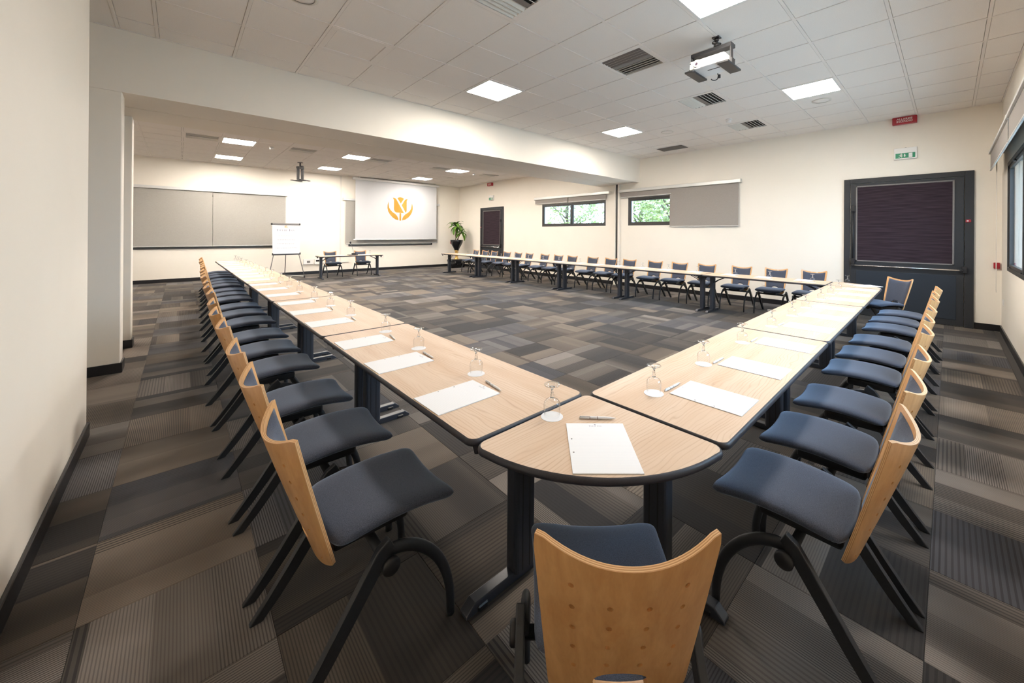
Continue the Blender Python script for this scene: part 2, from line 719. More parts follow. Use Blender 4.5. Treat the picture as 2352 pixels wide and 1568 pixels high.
def wall_with_holes(bm, axis, at0, at1, lo, hi, z0, z1, holes):
    """wall slab; axis 'x' = wall normal along x (runs along y); holes = (lo, hi, z0, z1)"""
    cuts = sorted({lo, hi} | {h[0] for h in holes} | {h[1] for h in holes})
    for a, c in zip(cuts, cuts[1:]):
        segs = [(z0, z1)]
        for h in holes:
            if h[0] <= a + 1e-6 and h[1] >= c - 1e-6:
                segs = [s for q in segs for s in ((q[0], h[2]), (h[3], q[1]))]
        for s0, s1 in segs:
            if axis == 'x':
                box(bm, (at0, a, s0), (at1, c, s1))
            else:
                box(bm, (a, at0, s0), (c, at1, s1))


W1 = (5.49, 8.08, 1.605, 2.325)
W2 = (2.16, 4.75, 1.605, 2.335)
RWIN = (0.50, 6.56, 0.93, 2.34)
ZT = ZC + 0.06
b = bmesh.new()
wall_with_holes(b, 'x', XW, XW + .24, YR - .24, YB + .2, -.05, ZT, [W1, W2])
struct('wall_right', b, MAT['wall'])
b = bmesh.new()
wall_with_holes(b, 'y', YR - .24, YR, XL - .2, XW, -.05, ZT, [RWIN])
struct('wall_near', b, MAT['wall'])
b = bmesh.new()
box(b, (XBL - .2, YB, -.05), (XW + .0, YB + .2, ZT))
struct('wall_back', b, MAT['wall'])
b = bmesh.new()
box(b, (XL - .2, YR, -.05), (XL, 2.83, ZT))
struct('wall_left', b, MAT['wall'])
# passage on the left between the near wall and the beam's column, closed off further left
b = bmesh.new()
box(b, (XBL - .2, 2.63, -.05), (XL - .2, 2.83, ZT))
box(b, (XBL - .2, 2.83, -.05), (XBL, YB, ZT))
struct('wall_far_left', b, MAT['wall'])
b = bmesh.new()
box(b, (XBL, YM, -.05), (-1.73, YM + .22, ZB), 0.008, 2)
struct('wall_column', b, MAT['wall'])
b = bmesh.new()
box(b, (XBL, 5.50, -.05), (-1.73, YM2, ZB), 0.008, 2)
struct('wall_column_rear', b, MAT['wall'])
# beam with the partition track groove
b = bmesh.new()
box(b, (XBL, YM, ZB), (XW, 5.03, ZT))
box(b, (XBL, 5.05, ZB), (XW, YM2, ZT))
beam = struct('wall_beam', b, MAT['wall'])
b = bmesh.new()
box(b, (-1.8, 5.03, ZB + .02), (XW, 5.05, ZB + .05))
obj('partition_track', b, beam, MAT['black_trim'])
# partition jamb post on the right wall
b = bmesh.new()
box(b, (XW - .03, 5.072, 0), (XW, 5.118, ZB), .004)
box(b, (XW - .045, 5.00, 0), (XW, 5.06, ZB), .003, mi=1)
box(b, (XW - .045, 5.13, 0), (XW, 5.19, ZB), .003, mi=1)
struct('trim_1', b, [MAT['black_trim'], MAT['wall']])

# baseboards


def skirting(name, segs):
    bm = bmesh.new()
    for a, c in segs:
        box(bm, (min(a[0], c[0]), min(a[1], c[1]), 0), (max(a[0], c[0]), max(a[1], c[1]), 0.095), 0.003)
    struct(name, bm, MAT['black_trim'])


sk = 0.014
skirting('baseboard_right', [((XW - sk, .20), (XW, 4.99)), ((XW - sk, 5.20), (XW, 10.12)), ((XW - sk, 11.62), (XW, YB)),
                             ((XW - sk, YR), (XW, -1.36))])
skirting('baseboard_near', [((XL, YR), (XW, YR + sk))])
skirting('baseboard_back', [((XBL, YB - sk), (XW, YB))])
skirting('baseboard_left', [((XL, YR), (XL + sk, 2.83)), ((XL - .2, 2.83), (XL + sk, 2.83 + sk))])
skirting('baseboard_column', [((XBL, YM - sk), (-1.73 + sk, YM)), ((-1.73, YM), (-1.73 + sk, YM + .22)),
                              ((XBL, 5.50 - sk), (-1.73 + sk, 5.50)), ((-1.73, 5.5), (-1.73 + sk, YM2))])

# ------------------------------------------------------------------ ceiling grid
b = bmesh.new()
box(b, (XBL - .2, YR - .2, ZC + .022), (XW + .2, YB + .2, ZC + .14))
ceil = struct('ceiling', b, MAT['void'])
bars = bmesh.new()
TILES = {}


def tile_obj(x0, x1, y0, y1):
    key = (round(x1 - x0, 3), round(y1 - y0, 3))
    if key not in TILES:
        t = bmesh.new()
        w, h = key[0] / 2 - .0145, key[1] / 2 - .0145
        box(t, (-w, -h, 0), (w, h, .02), 0.0025, 1)
        TILES[key] = mesh(t, MAT['tile'], 'ceiling_tile')
    obj('ceiling_tile', TILES[key], ceil, loc=((x0 + x1) / 2, (y0 + y1) / 2, ZC))


def ceiling_grid(xs, ys, skip, make):
    for a, c in zip(xs, xs[1:]):
        for d, e in zip(ys, ys[1:]):
            if c - a < .05 or e - d < .05 or not make(a, c, d, e):
                continue
            if any(abs((a + c) / 2 - s[0]) < .2 and abs((d + e) / 2 - s[1]) < .2 for s in skip):
                continue
            tile_obj(a, c, d, e)
    for x in xs:
        box(bars, (max(x - .012, xs[0]), ys[0], ZC - .004), (min(x + .012, xs[-1]), ys[-1], ZC + .018))
    for y in ys:
        box(bars, (xs[0], max(y - .012, ys[0]), ZC - .0035), (xs[-1], min(y + .012, ys[-1]), ZC + .0175))


fx = [XL] + [-1.49 + .6 * k for k in range(15)] + [XW]
fy = [YR] + [-1.34 + .605 * k for k in range(10)] + [YM]
LIGHTS_F = [(1.81, .1725), (4.81, .1725), (1.81, 3.1975), (4.81, 3.1975)]
VENTS_F = [(.61, 1.3825, 0), (2.41, 1.3825, 1), (4.21, 1.3825, 0), (6.01, 1.3825, 0)]
ceiling_grid(fx, fy, LIGHTS_F + VENTS_F + [(-.0, 3.1975)], lambda a, c, d, e: True)
ceiling_grid([XBL, -3.4, -2.8, -2.2, XL], [2.83, 3.5, YM], [], lambda a, c, d, e: True)
bx = [XBL] + [-3.093 + .6 * k for k in range(18)] + [XW]
by = [YM2] + [5.587 + .605 * k for k in range(1, 13)] + [YB]
LIGHTS_B = [(bx0 + .3, y0 + .3025) for bx0 in (-.693, 1.707, 4.707) for y0 in (9.217, 11.637, 6.797)]
VENTS_B = [(x + .3, 9.5195, 0) for x in (-1.293, .507, 2.307, 4.107, 5.907)]
ceiling_grid(bx, by, LIGHTS_B + VENTS_B, lambda a, c, d, e: d > 8.5)
big = bmesh.new()
box(big, (XBL, YM2, ZC), (XW, 8.6, ZC + .02))
obj('ceiling_panel', big, ceil, MAT['tile'])
obj('grid_bars', bars, ceil, MAT['tbar'], kind='stuff')

# LED panels
lp_frame = bmesh.new()
for a, c in (((-.288, -.29), (.288, -.268)), ((-.288, .268), (.288, .29)), ((-.288, -.268), (-.266, .268)), ((.266, -.268), (.288, .268))):
    box(lp_frame, (a[0], a[1], -.006), (c[0], c[1], .018), .002)
lp_dif = bmesh.new()
box(lp_dif, (-.266, -.268, -.003), (.266, .268, .012))
light0 = thing('ceiling_light', '', 'light')
obj('frame', lp_frame, light0, MAT['white'])
obj('diffuser', lp_dif, light0, MAT['led'])
st = []
LAB_F = ['bright square ceiling panel light at the top edge of the photo, nearest the camera',
         'bright square ceiling panel light right of the projector',
         'bright square ceiling panel light above the beam, left of the largest vent',
         'smallest bright ceiling panel light in front of the beam, by the round speaker']
for (x, y), l in zip(LIGHTS_F, LAB_F):
    place(light0, st, (x, y, ZC), 0, l, 'square ceiling panel lights')
LAB_B = ['front left bright panel light on the ceiling behind the beam',
         'rear left bright panel light on the ceiling behind the beam', 'hidden',
         'front middle bright panel light behind the beam, above the screen', 'rear middle bright panel light behind the beam, beside the hanging mount', 'hidden',
         'front right bright panel light behind the beam, nearest the window wall', 'rear right bright panel light behind the beam, right of the screen', 'hidden']
pos_names = ['left', 'middle', 'right']
for k, ((x, y), l) in enumerate(zip(LIGHTS_B, LAB_B)):
    if l == 'hidden':
        l = 'bright ceiling panel light hidden above the beam, %s of the three' % pos_names[k // 3]
    place(light0, st, (x, y, ZC), 0, l, 'square ceiling panel lights')

# air vents
def vent_proto(slat_mat, ang):
    v0 = thing('ceiling_vent', '', 'vent')
    t = bmesh.new()
    for a, c in (((-.29, -.29), (.29, -.25)), ((-.29, .25), (.29, .29)), ((-.29, -.25), (-.25, .25)), ((.25, -.25), (.29, .25))):
        box(t, (a[0], a[1], -.004), (c[0], c[1], .018), .002)
    obj('frame', t, v0, MAT['tbar'])
    t = bmesh.new()
    box(t, (-.25, -.25, .0185), (.25, .25, .0215))
    obj('duct_plate', t, v0, MAT['void'])
    sl = {}
    for s in (-1, 1):
        t = bmesh.new()
        box(t, (-.25, -.001, -.019), (.25, .001, .019), mat=Matrix.Rotation(s * radians(ang), 4, 'X'))
        box(t, (-.25, -.0025, -.0205), (.25, .0025, -.0185), mi=1, mat=Matrix.Rotation(s * radians(ang), 4, 'X'))
        sl[s] = mesh(t, [slat_mat, MAT['cream_pl']], 'slat')
    for k in range(4):
        obj('slat', sl[1], v0, loc=(0, -.215 + k * .05, .003))
        obj('slat', sl[-1], v0, loc=(0, .215 - k * .05, .003))
    t = bmesh.new()
    prism(t, [(-.032, .0), (.032, .0), (.012, .017), (-.012, .017)], -.25, .25, mat=Matrix.Rotation(pi / 2, 4, 'Y') @ Matrix.Rotation(pi / 2, 4, 'Z'))
    obj('centre_bar', t, v0, MAT['grey_pl'])
    return v0


v0 = vent_proto(MAT['cream_pl'], -52)
v1 = vent_proto(MAT['shaded_slat'], 78)  # turned vent, its slats coloured as if in shade
st = []
st1 = []
VL = ['slatted square air vent cut off by the top edge of the photo', 'large dark slatted air vent left of the white projector',
      'half pale half dark slatted air vent below the projector', 'slatted air vent beside the smoke detector, nearest the dark door wall']
for (x, y, tr), l in zip(VENTS_F, VL):
    place(v1 if tr else v0, st1 if tr else st, (x, y, ZC), pi / 2 if tr else 0, l, 'slatted ceiling vents')
for (x, y, _), l in zip(VENTS_B, ['leftmost', 'second from left', 'middle', 'second from right', 'rightmost']):
    place(v0, st, (x, y, ZC), 0, l + ' slatted air vent on the ceiling behind the beam', 'slatted ceiling vents')
# dark return grille near the beam
rg = thing('return_grille', 'flat dark brown return-air grille in the ceiling corner by the beam', 'vent', (6.74, 3.1975, ZC))
t = bmesh.new()
box(t, (-.165, -.30, -.008), (.165, .30, -.0045), .001)
obj('backing', t, rg, MAT['grey_pl'])
for k in range(10):
    t = bmesh.new()
    box(t, (-.155 + k * .0325, -.29, -.013), (-.140 + k * .0325, .29, -.0085))
    obj('slat', t, rg, MAT['grey_pl'])
# access panel
ap = thing('access_panel', 'framed access panel in the ceiling above the beam, near the top left', 'panel', (.01, 3.1975, ZC))
t = bmesh.new()
for a, c in (((-.288, -.29), (.288, -.235)), ((-.288, .235), (.288, .29)), ((-.288, -.235), (-.235, .235)), ((.235, -.235), (.288, .235))):
    box(t, (a[0], a[1], -.006), (c[0], c[1], .018), .003)
obj('frame', t, ap, MAT['tbar'])
t = bmesh.new()
box(t, (-.232, -.232, 0), (.232, .232, .016), .003)
obj('panel', t, ap, MAT['tile'])


# round speakers and detectors
def ceiling_speaker(x, y, label):
    o = thing('ceiling_speaker', label, 'speaker', (x, y, ZC), 0, 'round ceiling speakers')
    t = bmesh.new()
    lathe(t, [(.095, 0), (.115, 0), (.115, -.008), (.105, -.012), (.093, -.010)], 28, close=False)
    obj('rim', t, o, MAT['cream_pl'])
    t = bmesh.new()
    lathe(t, [(0, -.008), (.06, -.008), (.093, -.006), (.095, 0)], 28, close=False)
    obj('grille', t, o, MAT['tile'])


ceiling_speaker(5.41, 2.59, 'round cream ceiling speaker left of the rear vents, beside a small panel light')
ceiling_speaker(5.41, .1725, 'round cream ceiling speaker below the panel light right of the projector')
ceiling_speaker(-.59, 2.59, 'round cream ceiling speaker cut by the top edge of the photo')
ceiling_speaker(5.61, 11.03, 'small round ceiling speaker behind the beam near the back right corner')


def detector(x, y, label):
    o = thing('smoke_detector', label, 'detector', (x, y, ZC), 0, 'smoke detectors')
    t = bmesh.new()
    lathe(t, [(0, 0), (.05, 0), (.05, -.018), (.045, -.022), (0, -.022)], 18)
    obj('base', t, o, MAT['white'])
    t = bmesh.new()
    lathe(t, [(.038, -.022), (.042, -.038), (.034, -.056), (.0, -.060)], 18)
    obj('sensor_head', t, o, MAT['white'])


detector(5.40, 1.46, 'white smoke detector on the ceiling beside the vent near the dark door wall')
detector(.2, 9.6, 'white smoke detector on the ceiling behind the beam, left of the hanging mount')
detector(5.66, 9.6, 'white smoke detector on the ceiling behind the beam, near the right vents')

# ------------------------------------------------------------------ windows, blinds


def frame_bars(bm, y0, y1, z0, z1, w, d0, d1, mi=0):
    """rectangular frame in local x(=y0..y1) / z, depth d0..d1 in local y"""
    box(bm, (y0, d0, z0), (y1, d1, z0 + w), .003, mi=mi)
    box(bm, (y0, d0, z1 - w), (y1, d1, z1), .003, mi=mi)
    box(bm, (y0, d0, z0 + w), (y0 + w, d1, z1 - w), .003, mi=mi)
    box(bm, (y1 - w, d0, z0 + w), (y1, d1, z1 - w), .003, mi=mi)


def window(name, width, z0, z1, n, loc, rot):
    root = bpy.data.objects.new(name, None)
    COL.objects.link(root)
    root['kind'] = 'structure'
    root.location = loc
    root.rotation_euler = (0, 0, rot)
    t = bmesh.new()
    frame_bars(t, 0, width, z0, z1, .05, -.012, .05)
    sw = (width - .05) / n
    for k in range(1, n):
        box(t, (.025 + sw * k - .022, -.010, z0 + .05), (.025 + sw * k + .022, .048, z1 - .05), .003)
    obj('window_frame', t, root, MAT['frame'])
    for k in range(n):
        a, c = .03 + sw * k + (.0 if k == 0 else 0.012), .02 + sw * (k + 1) - (0 if k == n - 1 else .012)
        a += .02
        c -= .0
        t = bmesh.new()
        frame_bars(t, a, c, z0 + .048, z1 - .048, .04, .0, .035)
        s = obj('sash', t, root, MAT['frame'])
        t = bmesh.new()
        box(t, (a + .03, .016, z0 + .08), (c - .03, .021, z1 - .08))
        obj('pane', t, s, MAT['pane'])
        t = bmesh.new()
        m = (a + c) / 2
        box(t, (m - .05, -.022, z1 - .082), (m + .05, 0, z1 - .06), .003)
        obj('handle', t, s, MAT['black_pl'])
        for q in (a + .15, c - .15):
            t = bmesh.new()
            box(t, (q - .035, -.012, z0 + .05), (q + .035, 0, z0 + .062), .002)
            obj('hinge', t, s, MAT['black_pl'])
    return root


RF = -pi / 2      # facing the room from the right end wall
window('window_1', W1[1] - W1[0], W1[2], W1[3], 2, (XW + .01, W1[1], 0), RF)
window('window_2', W2[1] - W2[0], W2[2], W2[3], 2, (XW + .01, W2[1], 0), RF)
window('window_3', RWIN[1] - RWIN[0], RWIN[2], RWIN[3], 4, (RWIN[1], YR - .01, 0), pi)
# back wall windows, wholly covered by blinds but for their dark sills
for nm, x0, x1 in (('window_4', -2.6, .95), ('window_5', 2.94, 6.08)):
    root = bpy.data.objects.new(nm, None)
    COL.objects.link(root)
    root['kind'] = 'structure'
    root.location = (x0, YB, 0)
    t = bmesh.new()
    frame_bars(t, 0, x1 - x0, .89, 2.4, .05, -.022, 0)
    obj('window_frame', t, root, MAT['frame'])
    t = bmesh.new()
    box(t, (.05, -.012, .94), (x1 - x0 - .05, -.002, 2.35))
    obj('pane', t, root, MAT['pane'])


def blind(name, label, loc, rot, width, ztop, cloths, depth=.085, cass=.075, wall=0.0, cord=None, cloth_mat='blind', cy=None):
    """cassette along local x; cloths = [(x0, x1, zbottom)]"""
    o = thing(name, label, 'blind', loc, rot, 'grey roller blinds')
    t = bmesh.new()
    box(t, (0, -depth, ztop - cass), (width, wall, ztop), .006, 2)
    obj('cassette', t, o, MAT['alu'])
    for s in (0, width):
        t = bmesh.new()
        box(t, (s - .004, -depth - .002, ztop - cass - .004), (s + .004, wall, ztop + .002), .002)
        obj('end_cap', t, o, MAT['cream_pl'])
    for k, (x0, x1, zb) in enumerate(cloths):
        y = (-depth * .55 if cy is None else cy) + .006 * k
        t = bmesh.new()
        box(t, (x0, y - .001, zb + .012), (x1, y + .001, ztop - cass + .01))
        c = obj('cloth', t, o, MAT[cloth_mat])
        t = bmesh.new()
        box(t, (x0, y - .008, zb), (x1, y + .008, zb + .018), .003)
        obj('bottom_bar', t, c, MAT['alu'])
    if cord:
        for x, z in cord:
            t = bmesh.new()
            pts = [(x, -depth * .5, ztop - cass)] + [(x + .018 - .018 * cos(a * pi / 6), -depth * .5, z - .018 * sin(a * pi / 6)) for a in range(7)] + [(x + .036, -depth * .5, ztop - cass)]
            tube(t, pts, .0022, 6)
            obj('pull_chain', t, o, MAT['cream_pl'])
    return o


blind('roller_blind', 'rolled-up grey roller blind above the two-pane window left of the partition post', (XW, 8.39, 0), RF, 3.06, 2.56,
      [(.02, 1.48, 2.34), (1.52, 2.93, 2.335)])
blind('roller_blind', 'grey roller blind half lowered over the window right of the partition post', (XW, 5.0, 0), RF, 3.08, 2.56,
      [(.04, 1.50, 2.345), (1.46, 3.03, 1.56)])
blind('roller_blind', 'wide lowered grey roller blind on the back wall behind the flip chart', (-2.9, YB, 0), 0, 4.02, 2.565,
      [(.03, 2.245, .955), (2.255, 3.985, .955)], depth=.09, cloth_mat='blind_light')
blind('roller_blind', 'lowered grey roller blind behind the white projection screen', (2.75, YB, 0), 0, 3.62, 2.555,
      [(.08, 3.54, .965)], depth=.07, cloth_mat='blind_light')
blind('roller_blind', 'rolled-up grey roller blind on the window wall, nearest the right corner', (7.02, YR, 0), pi, 2.38, 2.575,
      [(.02, 2.36, 2.30)], depth=.145, cass=.035, cy=-.125, cord=[(.10, .62), (.03, .62)])
blind('roller_blind', 'rolled-up grey roller blind on the window wall, cut by the right photo edge', (4.60, YR, 0), pi, 2.38, 2.575,
      [(.02, 2.36, 2.30)], depth=.145, cass=.035, cy=-.125)
blind('roller_blind', 'rolled-up grey roller blind on the window wall beside the camera', (2.18, YR, 0), pi, 2.2, 2.575,
      [(.02, 2.18, 2.30)], depth=.145, cass=.035, cy=-.125)

# ------------------------------------------------------------------ doors


def door(name, y_left, width, mirror):
    root = bpy.data.objects.new(name, None)
    COL.objects.link(root)
    root['kind'] = 'structure'
    root.location = (XW, y_left, 0)
    root.rotation_euler = (0, 0, RF)
    W, H = width, 2.365

    def X(a, c):
        return (W - c, W - a) if mirror else (a, c)

    def bx(t, a, c, z0, z1, d0, d1, bev=.003):
        p, q = X(a, c)
        box(t, (p, -d0, z0), (q, -d1, z1), bev)

    t = bmesh.new()
    bx(t, 0, .085, 0, H, .035, 0)
    bx(t, W - .095, W, 0, H, .035, 0)
    bx(t, .085, W - .095, H - .08, H, .035, 0)
    obj('door_frame', t, root, MAT['door'])
    t = bmesh.new()
    bx(t, .092, W - .102, .01, H - .087, .028, .002)
    leaf = obj('door_leaf', t, root, MAT['door'])
    t = bmesh.new()
    gx0, gx1, gz0, gz1 = .165, W - .20, .93, 2.24
    for a, c, z0, z1 in ((gx0, gx1, gz0, gz0 + .022), (gx0, gx1, gz1 - .022, gz1), (gx0, gx0 + .022, gz0, gz1), (gx1 - .022, gx1, gz0, gz1)):
        bx(t, a, c, z0, z1, .042, .026)
    obj('glazing_bead', t, leaf, MAT['grey_pl'])
    t = bmesh.new()
    bx(t, gx0 + .022, gx1 - .022, gz0 + .022, gz1 - .022, .034, .026, 0)
    obj('pleated_blind', t, leaf, MAT['pleat'])
    t = bmesh.new()
    bx(t, .17, W - .18, .10, .775, .034, .026)
    obj('lower_panel', t, leaf, MAT['door_panel'])
    t = bmesh.new()
    p, q = X(.13, W - .14)
    cyl(t, (p, -.085, .862), (q, -.085, .862), .012)
    obj('push_bar', t, root, MAT['chrome'])
    for a, zc in ((.105, .93), (.105, 1.85), (W - .125, .87)):
        t = bmesh.new()
        bx(t, a, a + .055, zc - .05, zc + .05, .075, .026, .006)
        obj('bar_bracket', t, root, MAT['black_pl'])
    for a in (.115, W - .135):
        t = bmesh.new()
        bx(t, a, a + .03, .845, .88, .1, .026, .006)
        obj('bar_arm', t, root, MAT['black_pl'])
    t = bmesh.new()
    p, q = X(.125, .135)
    cyl(t, ((p + q) / 2, -.05, .93), ((p + q) / 2, -.05, 1.85), .009)
    obj('lock_rod', t, root, MAT['black_pl'])
    t = bmesh.new()
    bx(t, W - .085, W - .03, 1.585, 1.63, .048, .034, .006)
    bt = obj('release_button', t, root, MAT['red'], label='small red release button')
    t = bmesh.new()
    bx(t, W - .075, W - .055, 1.598, 1.617, .052, .047, .002)
    obj('button_light', t, bt, MAT['white'])
    return root


door('door_1', .19, 1.545, False)
door('door_2', 11.61, 1.475, True)


# ------------------------------------------------------------------ lettering helpers
def text_mesh(txt, size, width, name, m, bold=0.0):
    cu = bpy.data.curves.new(name, 'FONT')
    cu.body = txt
    cu.size = size
    cu.align_x = 'CENTER'
    cu.align_y = 'CENTER'
    cu.offset = bold
    o = bpy.data.objects.new(name, cu)
    COL.objects.link(o)
    dg = bpy.context.evaluated_depsgraph_get()
    me = bpy.data.meshes.new_from_object(o.evaluated_get(dg))
    bpy.data.objects.remove(o)
    bpy.data.curves.remove(cu)
    xs = [v.co.x for v in me.vertices]
    s = width / (max(xs) - min(xs))
    for v in me.vertices:
        v.co = Vector((v.co.x * s, 0, v.co.y))
    me.materials.clear()
    me.materials.append(m)
    return me


def wordmark(bm, x0, x1, z0, z1, y=0.0, mi=0):
    """TULIP INN in serif capitals, first letters taller"""
    H = z1 - z0
    small, big_ = .78, 1.0
    seq = [('T', big_), ('U', small), ('L', small), ('I', small), ('P', small), (' ', small), ('I', big_), ('N', small), ('N', small)]
    wid = {'T': .86, 'U': .82, 'L': .70, 'I': .40, 'P': .68, 'N': .86, ' ': .42}
    tot = sum(wid[c] * s + .12 for c, s in seq)
    k = (x1 - x0) / tot
    th, tn, sf = .17, .07, .055

    def q(pts, s, ox):
        flat(bm, [(ox + px * s * k, z0 + pz * s * H) for px, pz in pts], y, mi)

    def rect(a, c, e, f, s, ox):
        q([(a, e), (c, e), (c, f), (a, f)], s, ox)

    ox = x0
    for c, s in seq:
        w = wid[c]
        if c == 'T':
            rect(w / 2 - th / 2, w / 2 + th / 2, sf, 1 - tn, s, ox)
            rect(0, w, 1 - tn, 1, s, ox)
            rect(0, .06, .80, 1 - tn, s, ox)
            rect(w - .06, w, .80, 1 - tn, s, ox)
            rect(w / 2 - .2, w / 2 + .2, 0, sf, s, ox)
        elif c == 'I':
            rect(w / 2 - th / 2, w / 2 + th / 2, sf, 1 - sf, s, ox)
            rect(0, w, 0, sf, s, ox)
            rect(0, w, 1 - sf, 1, s, ox)
        elif c == 'L':
            rect(.1, .1 + th, sf, 1 - sf, s, ox)
            rect(0, .38, 1 - sf, 1, s, ox)
            rect(0, w, 0, sf, s, ox)
            rect(w - .06, w, sf, .22, s, ox)
        elif c == 'U':
            rect(.1, .1 + th, .26, 1 - sf, s, ox)
            rect(0, .38, 1 - sf, 1, s, ox)
            rect(w - .16, w - .16 + tn, .26, 1 - sf, s, ox)
            rect(w - .28, w, 1 - sf, 1, s, ox)
            cx, r = (.1 + w - .09) / 2, (w - .09 - .1) / 2
            for a in range(6):
                A, B = pi + a * pi / 6, pi + (a + 1) * pi / 6
                ti = lambda t: th + (tn - th) * (t - pi) / pi
                q([(cx + r * cos(A), .26 + .26 * sin(A)), (cx + r * cos(B), .26 + .26 * sin(B)),
                   (cx + (r - ti(B)) * cos(B), .26 + (.26 - .09) * sin(B)), (cx + (r - ti(A)) * cos(A), .26 + (.26 - .09) * sin(A))], s, ox)
        elif c == 'P':
            rect(.1, .1 + th, sf, 1 - sf, s, ox)
            rect(0, .38, 0, sf, s, ox)
            rect(0, .36, 1 - sf, 1, s, ox)
            for a in range(6):
                A, B = -pi / 2 + a * pi / 6, -pi / 2 + (a + 1) * pi / 6
                q([(.36 + .32 * cos(A), .73 + .27 * sin(A)), (.36 + .32 * cos(B), .73 + .27 * sin(B)),
                   (.36 + .16 * cos(B), .73 + .21 * sin(B)), (.36 + .16 * cos(A), .73 + .21 * sin(A))], s, ox)
            rect(.1 + th, .36, .46, .52, s, ox)
        elif c == 'N':
            rect(.12, .12 + tn, sf, 1 - sf, s, ox)
            rect(0, .30, 0, sf, s, ox)
            rect(w - .16, w - .16 + tn, 0, 1 - sf, s, ox)
            rect(w - .28, w, 1 - sf, 1, s, ox)
            q([(0, 1), (.20, 1), (w - .09, 0), (w - .20, 0)], s, ox)
        ox += (w * s + .12) * k


EMB = [
    [(-.475, .29), (-.515, .16), (-.52, .03), (-.49, -.10), (-.42, -.22), (-.32, -.33), (-.20, -.41), (-.075, -.445), (-.085, -.36), (-.13, -.27),
     (-.21, -.19), (-.32, -.12), (-.40, -.04), (-.45, .05), (-.47, .16)],
    [(.475, .29), (.515, .16), (.52, .03), (.49, -.10), (.42, -.22), (.32, -.33), (.20, -.41), (.075, -.445), (.085, -.36), (.13, -.27),
     (.21, -.19), (.32, -.12), (.40, -.04), (.45, .05), (.47, .16)],
    [(-.036, -.15), (.036, -.15), (.036, -.455), (-.036, -.455)],
    [(-.315, .45), (-.24, .445), (-.18, .42), (.15, -.15), (-.16, -.135), (-.22, -.10), (-.255, -.04), (-.262, .02), (-.262, .35), (-.28, .40)],
    [(-.125, .445), (-.06, .48), (0, .49), (.07, .478), (.15, .44), (.015, .23)],
    [(.315, .43), (.24, .425), (.185, .395), (.055, .17), (.215, -.12), (.25, -.09), (.262, -.04), (.262, .34), (.28, .39)],
]


def emblem(bm, cx, cz, w, h, y=0.0, mi=0):
    for k, p in enumerate(EMB):
        flat(bm, [(cx + x * w, cz + z * h) for x, z in p], y, mi)


# ------------------------------------------------------------------ projection screen
YS = 13.06
sc = thing('projection_screen', 'white pull-down projection screen with gold tulip emblem on the back wall', 'screen', (3.10, YS, 0))
t = bmesh.new()
box(t, (-.10, -.055, 3.205), (3.17, .055, 3.29), .02, 3)
obj('housing', t, sc, MAT['white'])
for x in (.1, 3.0):
    t = bmesh.new()
    box(t, (x, -.01, 3.24), (x + .05, YB - YS, 3.28), .003)
    box(t, (x, -.01, 3.28), (x + .05, .03, ZC), .003)
    obj('bracket', t, sc, MAT['white'])
t = bmesh.new()
box(t, (0, -.0015, 1.13), (3.07, .0015, 3.22))
cloth = obj('screen_cloth', t, sc, MAT['screen'])
t = bmesh.new()
cyl(t, (-.05, 0, 1.125), (3.10, 0, 1.125), .016)
obj('weight_bar', t, sc, MAT['white'])
t = bmesh.new()
emblem(t, 1.59, 2.25, .93, .93, -.0035)
obj('tulip_emblem', t, cloth, MAT['emblem'], label='gold tulip emblem')

# ------------------------------------------------------------------ ceiling projector
pj = thing('ceiling_projector', 'white projector in a black frame hanging from the ceiling', 'projector', (2.53, .53, 0))
t = bmesh.new()
my = -.045
cyl(t, (0, my, 3.20), (0, my, ZC - .004), .016)
box(t, (-.035, my - .035, ZC - .012), (.035, my + .035, ZC), .003)
lathe(t, [(0, 0), (.026, .004), (.026, .03), (0, .034)], 12, (0, my, 3.225))
cyl(t, (-.04, my + .02, 3.262), (.04, my - .02, 3.262), .014)
lathe(t, [(0, 0), (.022, .003), (.022, .02), (0, .024)], 12, (0, my, 3.285))
obj('ceiling_mount', t, pj, MAT['black_pl'])
t = bmesh.new()
box(t, (-.05, -.205, 3.175), (.05, .195, 3.213), .004)
box(t, (-.048, -.203, 3.012), (.0, -.188, 3.174), .003)
box(t, (-.048, .178, 3.012), (.0, .193, 3.174), .003)
box(t, (-.03, -.12, 3.21), (.03, .10, 3.219), .002)
obj('cage_frame', t, pj, MAT['black_pl'])
for y0, y1 in ((-.215, -.11), (.12, .21)):
    t = bmesh.new()
    box(t, (-.15, y0, 2.991), (.17, y1, 3.0105), .003)
    ys = (y0 + .001, y0 + .011) if y0 < 0 else (y1 - .011, y1 - .001)
    box(t, (-.055, ys[0], 3.0112), (.02, ys[1], 3.06), .002)
    obj('cradle_arm', t, pj, MAT['black_pl'])
t = bmesh.new()
box(t, (-.145, -.18, 3.0115), (.13, .165, 3.098), .016, 3, smooth=True)
body = obj('projector_body', t, pj, MAT['proj'])
RX = Matrix.Translation((-.145, .085, 3.05)) @ Matrix.Rotation(-pi / 2, 4, 'Y')
t = bmesh.new()
lathe(t, [(.047, -.01), (.047, .004), (.042, .010), (.034, .010), (.032, .004)], 24, mat=RX, close=False)
lathe(t, [(.030, -.01), (.030, .018), (.026, .022), (.017, .022), (.014, .010)], 24, mat=RX, close=False)
obj('lens_ring', t, body, MAT['white'])
t = bmesh.new()
lathe(t, [(.015, .012), (.010, .016), (0, .018)], 18, mat=RX, close=False)
lathe(t, [(.032, .003), (.030, .003)], 18, mat=RX, close=False)
obj('lens', t, body, MAT['lens'])
t = bmesh.new()
lathe(t, [(0, 0), (.006, 0), (.006, .003), (0, .003)], 10, mat=Matrix.Translation((-.1455, .15, 3.075)) @ Matrix.Rotation(-pi / 2, 4, 'Y'))
box(t, (-.03, -.09, 3.0085), (-.02, .03, 3.0125))
